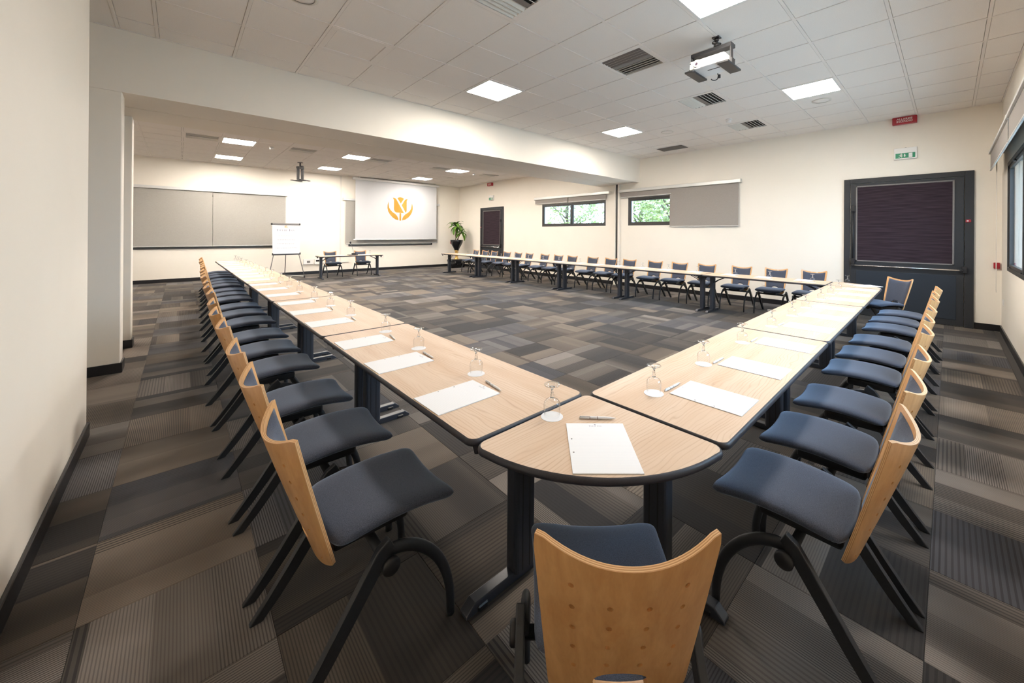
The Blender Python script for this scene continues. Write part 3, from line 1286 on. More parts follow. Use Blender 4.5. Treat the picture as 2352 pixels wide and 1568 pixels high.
obj('sensor_and_slot', t, body, MAT['black_pl'])
t = bmesh.new()
tube(t, [(.12, 0, 3.04), (.17, .005, 3.01), (.19, .02, 2.985), (.185, .035, 2.977), (.175, .05, 2.973), (.16, .063, 2.977), (.15, .07, 2.985)], .005, 8)
lathe(t, [(0, -.02), (.014, -.018), (.014, .014), (0, .016)], 10, (.18, .0, 3.005))
obj('cable', t, pj, MAT['black_pl'])

# hanging mount without projector, rear of the room
hm = thing('projector_mount', 'empty black projector mount hanging from the ceiling behind the beam', 'mount', (1.12, 11.4, 0), radians(38))
t = bmesh.new()
box(t, (-.05, -.05, ZC - .014), (.05, .05, ZC), .003)
cyl(t, (0, 0, 3.20), (0, 0, ZC), .02)
obj('ceiling_plate', t, hm, MAT['black_pl'])
for x in (-.10, .05):
    t = bmesh.new()
    box(t, (x, -.03, 2.83), (x + .055, .03, 3.17 if x < 0 else 3.24), .008)
    obj('drop_bar', t, hm, MAT['black_pl'])
t = bmesh.new()
box(t, (-.17, -.16, 2.815), (.20, -.09, 2.835), .004)
box(t, (-.17, .09, 2.80), (.20, .16, 2.82), .004)
box(t, (-.03, -.16, 2.80), (.03, .16, 2.83), .004)
box(t, (-.10, -.04, 3.14), (.105, .04, 3.20), .006)
obj('cradle', t, hm, MAT['black_pl'])

# ------------------------------------------------------------------ signs


def alarm_sign(y_left, z0, label, name='alarm_sign'):
    o = thing(name, label, 'sign', (XW, y_left, 0), RF, 'red fire alarm signs')
    w = .295
    t = bmesh.new()
    box(t, (0, -.075, z0), (w, 0, z0 + .118), .006, 2)
    obj('housing', t, o, MAT['red'])
    for txt, z in (('ALLARME', z0 + .079), ('INCENDIO', z0 + .041)):
        me = text_mesh(txt, .043, .19, 'sign_lettering', MAT['sign_white'], .0003)
        obj('lettering', me, o, loc=(w / 2, -.0765, z))
    return o


alarm_sign(-.445, 3.203, 'red fire alarm sign up against the ceiling above the wide dark door')
alarm_sign(11.10, 3.18, 'small far red fire alarm sign above the far dark door')


def exit_sign(y_left, z0, label):
    o = thing('exit_sign', label, 'sign', (XW, y_left, 0), RF, 'green emergency exit signs')
    w, h = .275, .185
    t = bmesh.new()
    box(t, (0, -.045, z0), (w, 0, z0 + h), .006, 2)
    obj('housing', t, o, MAT['white'])
    t = bmesh.new()
    box(t, (.02, -.048, z0 + .018), (w - .02, -.044, z0 + .098), .001)
    obj('green_panel', t, o, MAT['green'])
    t = bmesh.new()
    y = -.0495
    # door, arrow, running figure
    flat(t, [(.178, z0 + .024), (.222, z0 + .024), (.222, z0 + .092), (.178, z0 + .092)], y)
    flat(t, [(.126, z0 + .082), (.138, z0 + .082), (.138, z0 + .056), (.126, z0 + .056)], y)
    flat(t, [(.116, z0 + .056), (.148, z0 + .056), (.132, z0 + .034)], y)
    ox, oz = .055, z0 + .022
    flat(t, [(ox + .036 + .0065 * cos(a * pi / 5), oz + .064 + .0065 * sin(a * pi / 5)) for a in range(10)], y)
    for p in ([(.022, .052), (.032, .058), (.040, .036), (.028, .030)], [(.022, .052), (.006, .046), (.010, .040), (.026, .048)],
              [(.034, .056), (.056, .046), (.053, .040), (.034, .048)], [(.028, .032), (.040, .036), (.048, .020), (.042, .004), (.036, .006), (.040, .020)],
              [(.028, .032), (.034, .028), (.018, .014), (.000, .012), (.000, .018), (.014, .020)]):
        flat(t, [(ox + a, oz + c) for a, c in p], y)
    obj('running_man_symbol', t, o, MAT['sign_white'])
    t = bmesh.new()
    box(t, (.13, -.012, z0 + h), (.15, -.004, z0 + h + .008))
    obj('cable_stub', t, o, MAT['black_pl'])
    return o


exit_sign(-.465, 2.632, 'green running-man exit sign on a white box above the wide dark door')
exit_sign(11.03, 2.632, 'small far green exit sign above the far dark door')

# call points, wall boxes, outlets
cp = thing('fire_call_point', 'red fire call point on the wall by the right window corner', 'alarm', (XW, -1.545, 0), RF)
t = bmesh.new()
box(t, (0, -.04, .91), (.06, 0, 1.0), .006, 2)
obj('housing', t, cp, MAT['red'])
t = bmesh.new()
box(t, (.012, -.043, .93), (.048, -.039, .975), .002)
obj('button_glass', t, cp, MAT['red'])
cp = thing('fire_call_point', 'small red fire call point partly hidden behind the black plant pot', 'alarm', (6.90, YB, 0), 0)
t = bmesh.new()
box(t, (0, -.045, .93), (.09, 0, 1.03), .006, 2)
obj('housing', t, cp, MAT['red'])
t = bmesh.new()
box(t, (.02, -.048, .955), (.07, -.044, 1.0), .002)
obj('button_glass', t, cp, MAT['sign_white'])
wb = thing('wall_socket_box', 'white socket box on the back wall right of the flip chart', 'socket', (1.58, YB, 0))
t = bmesh.new()
box(t, (0, -.04, .32), (.29, 0, .49), .008, 2)
obj('housing', t, wb, MAT['white'])
t = bmesh.new()
box(t, (.10, -.044, .375), (.19, -.039, .44), .003)
obj('socket_insert', t, wb, MAT['grey_pl'])
wb = thing('wall_control_box', 'white wall box with black display left of the presenter table', 'control box', (1.90, YB, 0))
t = bmesh.new()
box(t, (0, -.045, .31), (.16, 0, .48), .008, 2)
obj('housing', t, wb, MAT['white'])
t = bmesh.new()
box(t, (.035, -.048, .40), (.135, -.044, .455), .002)
obj('display', t, wb, MAT['black_pl'])
t = bmesh.new()
box(t, (1.84, YB - .02, .335), (1.90, YB, .365), .003)
box(t, (2.06, YB - .02, .335), (2.95, YB, .365), .003)
tag(obj('cable_trunking', t, None, MAT['cream_pl']), 'thin white cable trunking along the back wall behind the presenter table', 'trunking')
t = bmesh.new()
box(t, (2.665, YB - .022, .365), (2.705, YB, 3.30), .003)
tag(obj('cable_conduit', t, None, MAT['cream_pl']), 'vertical white cable conduit left of the projection screen', 'conduit')
t = bmesh.new()
box(t, (0, -.012, 0), (.14, 0, .085), .004, 2)
ob = obj('blank_wall_plate', t, None, MAT['wall'], loc=(XW, 1.52, .36), rot=RF)
tag(ob, 'cream blank socket plate low on the wall behind the far table row', 'socket')
t = bmesh.new()
box(t, (0, -.012, 0), (.085, 0, .085), .004, 2)
ob = obj('light_switch', t, None, MAT['white'], loc=(7.0, YR, .42), rot=pi)
tag(ob, 'small white socket plate low on the window wall', 'socket')

# ------------------------------------------------------------------ chair


def chair_proto():
    root = thing('conference_chair', '', 'chair')
    FO = -.29                                   # forward coordinate 0 = tip of the rear foot
    zt, zb = .752, .326

    def ymid(s):
        return FO + .005 + .140 * (1 - s) ** 1.04

    def surf(t, s, off, k=1.0):
        hw = (.148 + .036 * s) * k
        e = max(0.0, (s - .93) / .07)
        hw *= 1 - .022 * e * e
        e = max(0.0, (.07 - s) / .07)
        hw *= 1 - .10 * e * e
        sag = .024 + .027 * s
        top = zt + .038 * min(1, abs(t * k)) ** 2.2 - .006 * max(0, (abs(t * k) - .90) / .10) ** 2
        bot = zb + .018 * abs(t * k) ** 4
        y = ymid(s) + sag * (t * k) ** 2
        # normal roughly forward and up, leaning in at the sides
        nrm = Vector((-2 * sag * t * k / hw * k, 1, .34)).normalized()
        return Vector((hw * t, y, bot + (top - bot) * s)) + nrm * off

    NU, NV, TH = 22, 18, .011
    bm = bmesh.new()
    uvl = bm.loops.layers.uv.new('UVMap')
    fr = [[bm.verts.new(surf(-1 + 2 * i / NU, j / NV, 0)) for i in range(NU + 1)] for j in range(NV + 1)]
    bk = [[bm.verts.new(surf(-1 + 2 * i / NU, j / NV, -TH)) for i in range(NU + 1)] for j in range(NV + 1)]
    for j in range(NV):
        for i in range(NU):
            for g, rev in ((fr, True), (bk, False)):
                q = [g[j][i], g[j][i + 1], g[j + 1][i + 1], g[j + 1][i]]
                f = bm.faces.new(q[::-1] if rev else q)
                f.smooth = True
    loop_f = fr[0][:] + [fr[j][NU] for j in range(1, NV + 1)] + fr[NV][:-1][::-1] + [fr[j][0] for j in range(NV - 1, 0, -1)]
    loop_b = bk[0][:] + [bk[j][NU] for j in range(1, NV + 1)] + bk[NV][:-1][::-1] + [bk[j][0] for j in range(NV - 1, 0, -1)]
    n = len(loop_f)
    for i in range(n):
        k = (i + 1) % n
        f = bm.faces.new([loop_f[i], loop_f[k], loop_b[k], loop_b[i]])
        f.material_index = 1
        for lp, uv in zip(f.loops, ((0, 0), (1, 0), (1, 1), (0, 1))):
            lp[uvl].uv = uv
    bmesh.ops.recalc_face_normals(bm, faces=bm.faces)
    shell = mesh(bm, [MAT['beech'], MAT['ply']], 'back_shell')

    pad = bmesh.new()
    PU, PV = 14, 14
    K = .885
    A, B = [], []
    for j in range(PV + 1):
        s = .09 + (.955 - .09) * j / PV
        ra, rb = [], []
        for i in range(PU + 1):
            t = -1 + 2 * i / PU
            q = -1 + 2 * j / PV
            e = sqrt(max(0, (1 - abs(t) ** 6))) * sqrt(max(0, (1 - abs(q) ** 8)))
            p = surf(t * K, s, 0)
            nn = (surf(t * K, s, 1) - p)
            ra.append(pad.verts.new(p + nn * (.002 + .016 * e)))
            rb.append(pad.verts.new(p + nn * .0005))
        A.append(ra)
        B.append(rb)
    for j in range(PV):
        for i in range(PU):
            pad.faces.new([A[j][i + 1], A[j][i], A[j + 1][i], A[j + 1][i + 1]]).smooth = True
            pad.faces.new([B[j][i], B[j][i + 1], B[j + 1][i + 1], B[j + 1][i]]).smooth = True
    la = A[0][:] + [A[j][PU] for j in range(1, PV + 1)] + A[PV][:-1][::-1] + [A[j][0] for j in range(PV - 1, 0, -1)]
    lb = B[0][:] + [B[j][PU] for j in range(1, PV + 1)] + B[PV][:-1][::-1] + [B[j][0] for j in range(PV - 1, 0, -1)]
    for i in range(len(la)):
        k = (i + 1) % len(la)
        pad.faces.new([la[i], la[k], lb[k], lb[i]]).smooth = True
    bmesh.ops.recalc_face_normals(pad, faces=pad.faces)
    padm = mesh(pad, MAT['fabric'], 'back_pad')

    # cutters: ventilation holes, fixing screws, half-moon opening
    def dims(t, s):
        p = surf(t, s, 0)
        return p, (surf(t, s, 1) - p).normalized()

    moon = bmesh.new()
    c = Vector((0, ymid(.20), .420))
    ell = [(.060 * cos(a * pi / 12), max(-.014, .036 * sin(a * pi / 12))) for a in range(24)]
    prism(moon, ell, -.12, .12, mat=Matrix.Translation(c) @ Matrix.Rotation(pi / 2, 4, 'X'))
    moonm = mesh(moon, MAT['beech'], 'moon_cutter')
    holes = bmesh.new()
    for i in range(5):
        for t, s in ((-.62, .835 - .132 * i), (.62, .835 - .132 * i), (-.21, .765 - .132 * i), (.21, .765 - .132 * i)):
            if abs(t) < .3 and s < .25:
                continue
            p, nn = dims(t, s)
            tube(holes, [p - nn * .03, p - nn * .003], .0062, 12)
    for t, s in ((-.70, .075), (-.45, .05), (-.52, .11), (.70, .075), (.45, .05), (.52, .11)):
        p, nn = dims(t, s)
        tube(holes, [p - nn * .03, p - nn * .006], .0050, 10, mi=0)
    holem = mesh(holes, MAT['trunk'], 'hole_cutter')

    def cut(me, cutters, mats):
        o = bpy.data.objects.new('cut', me)
        COL.objects.link(o)
        tmp = []
        for c in cutters:
            co = bpy.data.objects.new('cutter', c)
            COL.objects.link(co)
            tmp.append(co)
            md = o.modifiers.new('b', 'BOOLEAN')
            md.object = co
            md.operation = 'DIFFERENCE'
            md.solver = 'EXACT'
        dg = bpy.context.evaluated_depsgraph_get()
        r = bpy.data.meshes.new_from_object(o.evaluated_get(dg))
        for q in tmp + [o]:
            bpy.data.objects.remove(q)
        return r

    shell2 = cut(shell, [moonm, holem], None)
    shell2.set_sharp_from_angle(angle=radians(28))
    pad2 = cut(padm, [moonm], None)
    sh = obj('backrest', shell2, root)
    obj('backrest_pad', pad2, root)

    # seat cushion
    bm = bmesh.new()
    NU, NV = 18, 20
    T, Bt = [], []
    for j in range(NV + 1):
        q0 = -1 + 2 * j / NV
        rt, rb = [], []
        for i in range(NU + 1):
            t = sin(pi / 2 * (-1 + 2 * i / NU))
            q = sin(pi / 2 * q0)
            v = (q * (1 - .05 * max(0, (abs(t) - .7) / .3) ** 2) + 1) / 2
            hw = .184 + .010 * v + .012 * v ** 4
            cr = 1 - (.07 if q > 0 else .045) * max(0, (abs(q) - .82) / .18) ** 2
            f0, f1 = .146 + .012 * t * t, .549 + .012 * t * t
            x = hw * t * cr
            y = FO + f0 + (f1 - f0) * v
            zc = .417 + .014 * sin(pi * min(1, v * 1.05)) - .012 * v ** 3 + .012 * t * t * (.4 + .6 * v)
            e = max(0, 1 - abs(t) ** 7) ** .42 * max(0, 1 - abs(q) ** 9) ** .42
            rt.append(bm.verts.new((x, y, zc + .022 * e)))
            rb.append(bm.verts.new((x, y, zc - .002 - .020 * e)))
        T.append(rt)
        Bt.append(rb)
    for j in range(NV):
        for i in range(NU):
            bm.faces.new([T[j][i], T[j][i + 1], T[j + 1][i + 1], T[j + 1][i]]).smooth = True
            bm.faces.new([Bt[j][i + 1], Bt[j][i], Bt[j + 1][i], Bt[j + 1][i + 1]]).smooth = True
    la = T[0][:] + [T[j][NU] for j in range(1, NV + 1)] + T[NV][:-1][::-1] + [T[j][0] for j in range(NV - 1, 0, -1)]
    lb = Bt[0][:] + [Bt[j][NU] for j in range(1, NV + 1)] + Bt[NV][:-1][::-1] + [Bt[j][0] for j in range(NV - 1, 0, -1)]
    for i in range(len(la)):
        k = (i + 1) % len(la)
        bm.faces.new([la[i], la[k], lb[k], lb[i]]).smooth = True
    bmesh.ops.recalc_face_normals(bm, faces=bm.faces)
    obj('seat', bm, root, MAT['fabric'])

    # under-seat carrier: cross tube, pan and tongue to the backrest
    bm = bmesh.new()
    FX = .212
    tube(bm, [(-FX, FO + .29, .335), (FX, FO + .29, .335)], .016, 10)
    box(bm, (-.10, FO + .17, .345), (.10, FO + .42, .392), .012, 2)
    box(bm, (-.10, FO + .172, .362), (.10, FO + .21, .392), .006)
    box(bm, (-.035, FO + .146, .358), (.035, FO + .20, .380), .004)
    obj('seat_carrier', bm, root, MAT['chair_leg'])

    # legs
    arc = [(.275, .352), (.33, .350), (.385, .328), (.435, .288), (.478, .232), (.508, .165), (.524, .09), (.528, .0)]
    rad = [(.013, .022), (.013, .021), (.013, .020), (.013, .019), (.0125, .018), (.012, .017), (.012, .016), (.011, .015)]
    fine_, frad = [], []
    for i in range(len(arc) - 1):
        P = [Vector(arc[max(0, min(len(arc) - 1, i + d))]) for d in (-1, 0, 1, 2)]
        for h in (0, .33, .67):
            fine_.append(tuple(.5 * (2 * P[1] + (P[2] - P[0]) * h + (2 * P[0] - 5 * P[1] + 4 * P[2] - P[3]) * h * h + (3 * P[1] - P[0] - 3 * P[2] + P[3]) * h ** 3)))
            frad.append(tuple(rad[i][c] * (1 - h) + rad[i + 1][c] * h for c in (0, 1)))
    fine_.append(arc[-1])
    frad.append(rad[-1])
    for s in (-1, 1):
        bm = bmesh.new()
        tube(bm, [(s * FX, FO + f, z) for f, z in fine_], frad, 12, side=(1, 0, 0))
        obj('leg', bm, root, MAT['chair_leg'])
    for s in (-1, 1):
        bm = bmesh.new()
        prof = [(.298, .405), (.262, .382), (.105, .150), (.045, .068), (-.010, .0), (.030, .0), (.082, .060), (.142, .136), (.292, .345), (.315, .372)]
        prism(bm, [(FO + f, z) for f, z in prof], -.0120, .0120,
              mat=Matrix.Translation((s * (FX + .010), 0, 0)) @ Matrix(((0, 0, 1, 0), (1, 0, 0, 0), (0, 1, 0, 0), (0, 0, 0, 1))))
        bmesh.ops.bevel(bm, geom=bm.edges[:], offset=.004, segments=2, profile=.5, affect='EDGES')
        setmi(bm.faces, 0, False)
        obj('leg', bm, root, MAT['chair_leg'])
    for s in (-1, 1):
        bm = bmesh.new()
        lathe(bm, [(0, 0), (.026, 0), (.028, .004), (.028, .016), (.024, .020), (0, .021)], 18,
              mat=Matrix.Translation((s * (FX + .018), FO + .300, .322)) @ Matrix.Rotation(s * pi / 2, 4, 'Y'))
        obj('pivot_knob', bm, root, MAT['black_pl'])
    return root


ch0 = chair_proto()
st = []
rnd = random.Random(3)
OFF = (.34, .885, 1.44)


def jit(a):
    return rnd.uniform(-a, a)


OFFL = [(.34, .885, 1.44), (.35, .90, 1.44), (.36, .90, 1.44), (.37, .90, 1.43), (.37, .90, 1.43), (.37, .90, 1.43)]


def lchair_x(y):
    tab = [(0, -.83), (2.4, -.855), (4.5, -.83), (6.8, -.80), (8.2, -.765), (11, -.70)]
    for (a, p), (c, q) in zip(tab, tab[1:]):
        if y <= c:
            return p + (q - p) * (y - a) / (c - a)
    return -.7


for k in range(18):
    y = 1.8 * (k // 3) + OFFL[k // 3][k % 3] + (jit(.015) if k > 2 else 0)
    place(ch0, st, (lchair_x(y) + (jit(.01) if k > 2 else 0), y, 0), -pi / 2 + (jit(.03) if k > 0 else 0),
          'beech-backed charcoal chair, %s from the near corner along the left row' % ORD[k], 'chairs along the left table row')
for k in range(9):
    x = 1.8 * (k // 3) + (.352, .87, 1.435)[k % 3] + (jit(.004) if k > 2 else 0)
    place(ch0, st, (x, -.75 + (jit(.01) if k > 2 else 0), 0), jit(.02) if k > 0 else 0,
          'beech-backed blue-grey chair, %s from the near corner along the right row' % ORD[k], 'chairs along the right table row')
FCH = [.48, 1.04, 1.62, 2.28, 2.86, 3.44, 4.12, 4.68, 5.26, 5.95, 6.48, 7.04, 7.73, 8.27, 8.83, 9.51, 10.05, 10.63]
for k, y in enumerate(FCH):
    place(ch0, st, (6.26 - .003 * y + jit(.012), y, 0), pi / 2 + jit(.04),
          'dark chair against the window wall, %s from the right end of the far row' % ORD[k], 'chairs along the far table row')
place(ch0, st, (-.500, -.492, 0), -radians(43), 'chair seen from behind at the rounded near corner table, perforated beech back', 'chairs at the corner tables')
place(ch0, st, (5.93, -.47, 0), radians(50), 'chair set at an angle by the far right corner table, before the dark door', 'chairs at the corner tables')
place(ch0, st, (2.11, 11.98, 0), pi + .05, 'left chair behind the presenter table', 'chairs at the presenter table')
place(ch0, st, (2.985, 11.98, 0), pi - .04, 'right chair behind the presenter table', 'chairs at the presenter table')

# ------------------------------------------------------------------ tables


def rrect(w, h, r, n=5):
    out = []
    for cx, cy, a0 in ((w - r, h - r, 0), (-w + r, h - r, pi / 2), (-w + r, -h + r, pi), (w - r, -h + r, 3 * pi / 2)):
        for i in range(n + 1):
            a = a0 + (pi / 2) * i / n
            out.append((cx + r * cos(a), cy + r * sin(a)))
    return out


def offset_poly(poly, d):
    n = len(poly)
    out = []
    for i in range(n):
        p0, p1, p2 = Vector(poly[i - 1]), Vector(poly[i]), Vector(poly[(i + 1) % n])
        e1, e2 = (p1 - p0).normalized(), (p2 - p1).normalized()
        nn = Vector((e1.y + e2.y, -(e1.x + e2.x)))
        nn.normalize()
        k = max(.5, nn.dot(Vector((e1.y, -e1.x))))
        out.append(tuple(p1 + nn * d / k))
    return out


def top_parts(root, poly):
    """laminate board and bull-nosed black edge round it (poly is counter-clockwise)"""
    t = bmesh.new()
    prism(t, poly, TZ - .024, TZ)
    obj('tabletop', t, root, MAT['top'])
    t = bmesh.new()
    rings = []
    for d, z in ((0, TZ - .0004), (.004, TZ - .0015), (.008, TZ - .007), (.009, TZ - .014), (.007, TZ - .022), (0, TZ - .027)):
        rings.append([t.verts.new((x, y, z)) for x, y in offset_poly(poly, d)])
    n = len(poly)
    for A, B in zip(rings, rings[1:]):
        for i in range(n):
            f = t.faces.new([A[i], B[i], B[(i + 1) % n], A[(i + 1) % n]])
            f.smooth = True
    t.faces.new(rings[-1][::-1])
    obj('edge_trim', t, root, MAT['edge'])


def table_proto():
    root = thing('folding_table', '', 'table')
    hl, hw = .888, .289
    top_parts(root, rrect(hl, hw, .03))
    for s in (-1, 1):
        x = s * .81
        t = bmesh.new()
        # extruded column: rounded oblong with two grooves each side
        prof = []
        a, c = .034, .052
        for (px, py) in rrect(a, c, .016, 3):
            prof.append((px, py))
        prism(t, [(x + px, py) for px, py in prof], .034, TZ - .03)
        for q in (-.018, .018):
            for sx in (-1, 1):
                box(t, (x + sx * a - .0012, q - .0022, .04), (x + sx * a + .0012, q + .0022, TZ - .035), mi=1)
        box(t, (x - .035, -.20, TZ - .045), (x + .035, .20, TZ - .027), .004)
        lg = obj('leg', t, root, [MAT['leg'], MAT['black_pl']])
        t = bmesh.new()
        pr = [(-.27, .0), (-.27, .012), (-.235, .040), (.235, .040), (.27, .012), (.27, 0), (.22, 0), (.22, .008), (-.22, .008), (-.22, 0)]
        prism(t, pr, -.022, .022, mat=Matrix.Translation((x, 0, 0)) @ Matrix(((0, 0, 1, 0), (1, 0, 0, 0), (0, 1, 0, 0), (0, 0, 0, 1))))
        bmesh.ops.bevel(t, geom=t.edges[:], offset=.004, segments=2, profile=.5, affect='EDGES')
        obj('foot', t, lg, MAT['leg'])
        for e in (-1, 1):
            t = bmesh.new()
            box(t, (x - .028, e * .20 - .022, .0), (x + .028, e * .20 + .022, .022), .004)
            obj('levelling_pad', t, lg, MAT['black_pl'])
        t = bmesh.new()
        for q in (-.04, .04):
            tube(t, [(x - s * .03, q, TZ - .15), (x - s * .10, q, TZ - .10), (x - s * .24, q, TZ - .034)], .0065, 8)
        box(t, (x - s * .24 - .02, -.06, TZ - .04), (x - s * .24 + .02, .06, TZ - .026), .003)
        obj('folding_brace', t, root, MAT['black_pl'])
        t = bmesh.new()
        for q in (-.24, .24):
            prism(t, [(0, 0), (.06, 0), (.045, -.05), (.03, -.055)], -.006, .006,
                  mat=Matrix.Translation((x + s * .0, q, TZ - .027)) @ Matrix(((s, 0, 0, 0), (0, 0, 1, 0), (0, 1, 0, 0), (0, 0, 0, 1))))
        obj('linking_hook', t, root, MAT['black_pl'])
    return root


TH_ = 0.01957
cT, sT = cos(TH_), sin(TH_)


TL_ = 0.0108          # the left arm of tables is turned a little less


def twl(X, Y):
    return cos(TL_) * X - sin(TL_) * Y, sin(TL_) * X + cos(TL_) * Y


def tw(X, Y):
    return cT * X - sT * Y, sT * X + cT * Y


tb0 = table_proto()
st = []
for k in range(6):
    x, y = twl(-.3, 1.8 * k + .9)
    place(tb0, st, (x, y, 0), pi / 2 + TL_, 'pale oak table with black edge, %s from the near corner in left row' % ORD[k], 'tables of the left row')
for k in range(3):
    x, y = tw(1.8 * k + .9, -.3)
    place(tb0, st, (x, y, 0), TH_, 'pale oak table with black edge, %s from the near corner in right row' % ORD[k], 'tables of the right row')
for k in range(6):
    x, y = tw(5.7, 1.8 * k + .9)
    place(tb0, st, (x, y, 0), pi / 2 + TH_, 'oak table along the far row, %s from its right end' % ORD[k], 'tables of the far row')
place(tb0, st, (2.51, 11.60, 0), 0, 'single presenter table with a microphone in front of the screen', 'presenter table')


def corner_table(X, Y, rot, label):
    """quarter-round link table; its right angle sits at local (0,0), the arc faces -x -y"""
    x, y = tw(X, Y)
    o = thing('corner_table', label, 'table', (x, y, 0), rot, 'quarter-round corner tables')
    g, R, r = .012, .592, .03
    pts = [(-g - r + r * cos(a), -g - r + r * sin(a)) for a in [i * pi / 2 / 5 for i in range(6)]]
    # arc end near the upper-left corner, small rounding, then the big arc
    a0 = pi + .055
    a1 = 1.5 * pi - .055
    rr = .035
    pts += [(-R + rr - rr * sin(i * pi / 2 / 4) * 1.0, -g - rr + rr * cos(i * pi / 2 / 4)) for i in range(5)]
    pts += [(R * cos(a0 + (a1 - a0) * i / 22) - .0, R * sin(a0 + (a1 - a0) * i / 22)) for i in range(1, 22)]
    pts += [(-g - rr + rr * sin(i * pi / 2 / 4), -R + rr - rr * cos(i * pi / 2 / 4)) for i in range(5)]
    top_parts(o, pts)
    t = bmesh.new()
    for a in ((-.14, -.010), (-.46, -.010)):
        box(t, (a[0] - .03, -.06, TZ - .038), (a[0] + .03, .05, TZ - .0285), .002)
        box(t, (-.06, a[0] - .03, TZ - .038), (.05, a[0] + .03, TZ - .0285), .002)
    obj('linking_plate', t, o, MAT['black_pl'])
    return o


corner_table(0, 0, TH_, 'quarter-round oak corner table at the near bottom centre')
corner_table(5.4, 0, TH_ + pi / 2, 'quarter-round oak corner table at the far right end')

# ------------------------------------------------------------------ table settings
# upside-down stemmed glass
gl0 = thing('wine_glass', '', 'glass')
t = bmesh.new()
lathe(t, [(.0290, .0012), (.0305, .012), (.0318, .030), (.0322, .045), (.0300, .056), (.0235, .064), (.012, .069), (.0055, .0715)], 22, close=False)
obj('bowl', t, gl0, MAT['glass'])
t = bmesh.new()
lathe(t, [(0, .0695), (.0070, .071), (.0085, .0745), (.0062, .079), (.0080, .0835), (.0050, .089), (.0044, .101), (.0060, .109), (.0105, .1135), (.0, .1140)], 16)
obj('stem', t, gl0, MAT['stemglass'])
t = bmesh.new()
lathe(t, [(.005, .1115), (.016, .1150), (.0300, .1205), (.0315, .1225), (.0300, .1245), (.015, .1205), (0, .1190)], 22, close=False)
obj('foot', t, gl0, MAT['glass'])
# paper coaster with a gently scalloped rim
t = bmesh.new()
prism(t, [((.0425 + .0004 * cos(14 * a * pi / 28)) * cos(a * pi / 28), (.0425 + .0004 * cos(14 * a * pi / 28)) * sin(a * pi / 28)) for a in range(56)], 0, .0011)
coaster_me = mesh(t, MAT['paper'], 'coaster')


# writing pad: block of sheets with printed letterhead and two punched holes, long axis local y
def mk_padmat():
    t = NT('ruled_pad_paper')
    y = t.sep(t.coord())[1]
    s = t.math('FRACT', t.math('MULTIPLY', y, 1 / .0085))
    ln = t.math('LESS_THAN', s, .09)
    t.set(color=t.mix(t.math('MULTIPLY', ln, .35), (0.83, 0.835, 0.855, 1), (0.62, 0.66, 0.72, 1)), rough=.8)
    return t.m


pd0 = thing('writing_pad', '', 'notepad')
t = bmesh.new()
n = 8
pw, ph = .105, .149


def curl(y):
    return .0  # flat


A = []
box(t, (-pw, -ph, .0002), (pw, ph, .0034), .0003)
obj('sheets', t, pd0, mk_padmat())
t = bmesh.new()
wordmark(t, -.024, .024, -.0040, .0040)
emblem(t, 0, .0095, .008, .008)
bmesh.ops.transform(t, matrix=Matrix.Translation((0, .128, .0037)) @ Matrix.Rotation(-pi / 2, 4, 'X'), verts=t.verts)
obj('letterhead', t, pd0, MAT['ink'])
t = bmesh.new()
for y in (-.04, .04):
    lathe(t, [(0, .0038), (.0028, .0038), (.0030, .0034)], 10, (-pw + .012, y, 0), close=False)
obj('punch_holes', t, pd0, MAT['pen_dark'])
# ball pen, along local x
pn0 = thing('ball_pen', '', 'pen')
RY = Matrix.Translation((0, 0, .0052)) @ Matrix.Rotation(pi / 2, 4, 'Y')
t = bmesh.new()
lathe(t, [(0, -.069), (.0036, -.069), (.0042, -.066), (.0050, -.03), (.0050, .03), (.0042, .05), (.0022, .064), (.0010, .069), (0, .070)], 12, mat=RY)
obj('barrel', t, pn0, MAT['pen'])
t = bmesh.new()
box(t, (-.067, -.0016, .0100), (-.030, .0016, .0118), .0006)
box(t, (-.067, -.0016, .0085), (-.062, .0016, .0118), .0006)
obj('clip', t, pn0, MAT['pen'])
t = bmesh.new()
lathe(t, [(.0052, -.001), (.0053, .001)], 12, mat=RY, close=False)
lathe(t, [(.0052, -.030), (.0053, -.028)], 12, mat=RY, close=False)
obj('ring', t, pn0, MAT['pen_dark'])
stg, stp, stn = [], [], []


def setting(glass, pad, pen, prot, nrot, where, grp):
    if glass:
        o = obj('coaster', coaster_me, None, loc=(glass[0], glass[1], TZ), rot=rnd.random())
        tag(o, 'round white paper coaster under the glass, ' + where, 'coaster', 'paper coasters on the ' + grp)
        place(gl0, stg, (glass[0], glass[1], TZ + .0011), rnd.random() * 6, 'upside-down stemmed glass, ' + where, 'glasses on the ' + grp)
    if pad:
        place(pd0, stp, (pad[0], pad[1], TZ), prot, 'white writing pad, ' + where, 'writing pads on the ' + grp)
    if pen:
        place(pn0, stn, (pen[0], pen[1], TZ), nrot, 'slim white pen above the pad, ' + where, 'pens on the ' + grp)


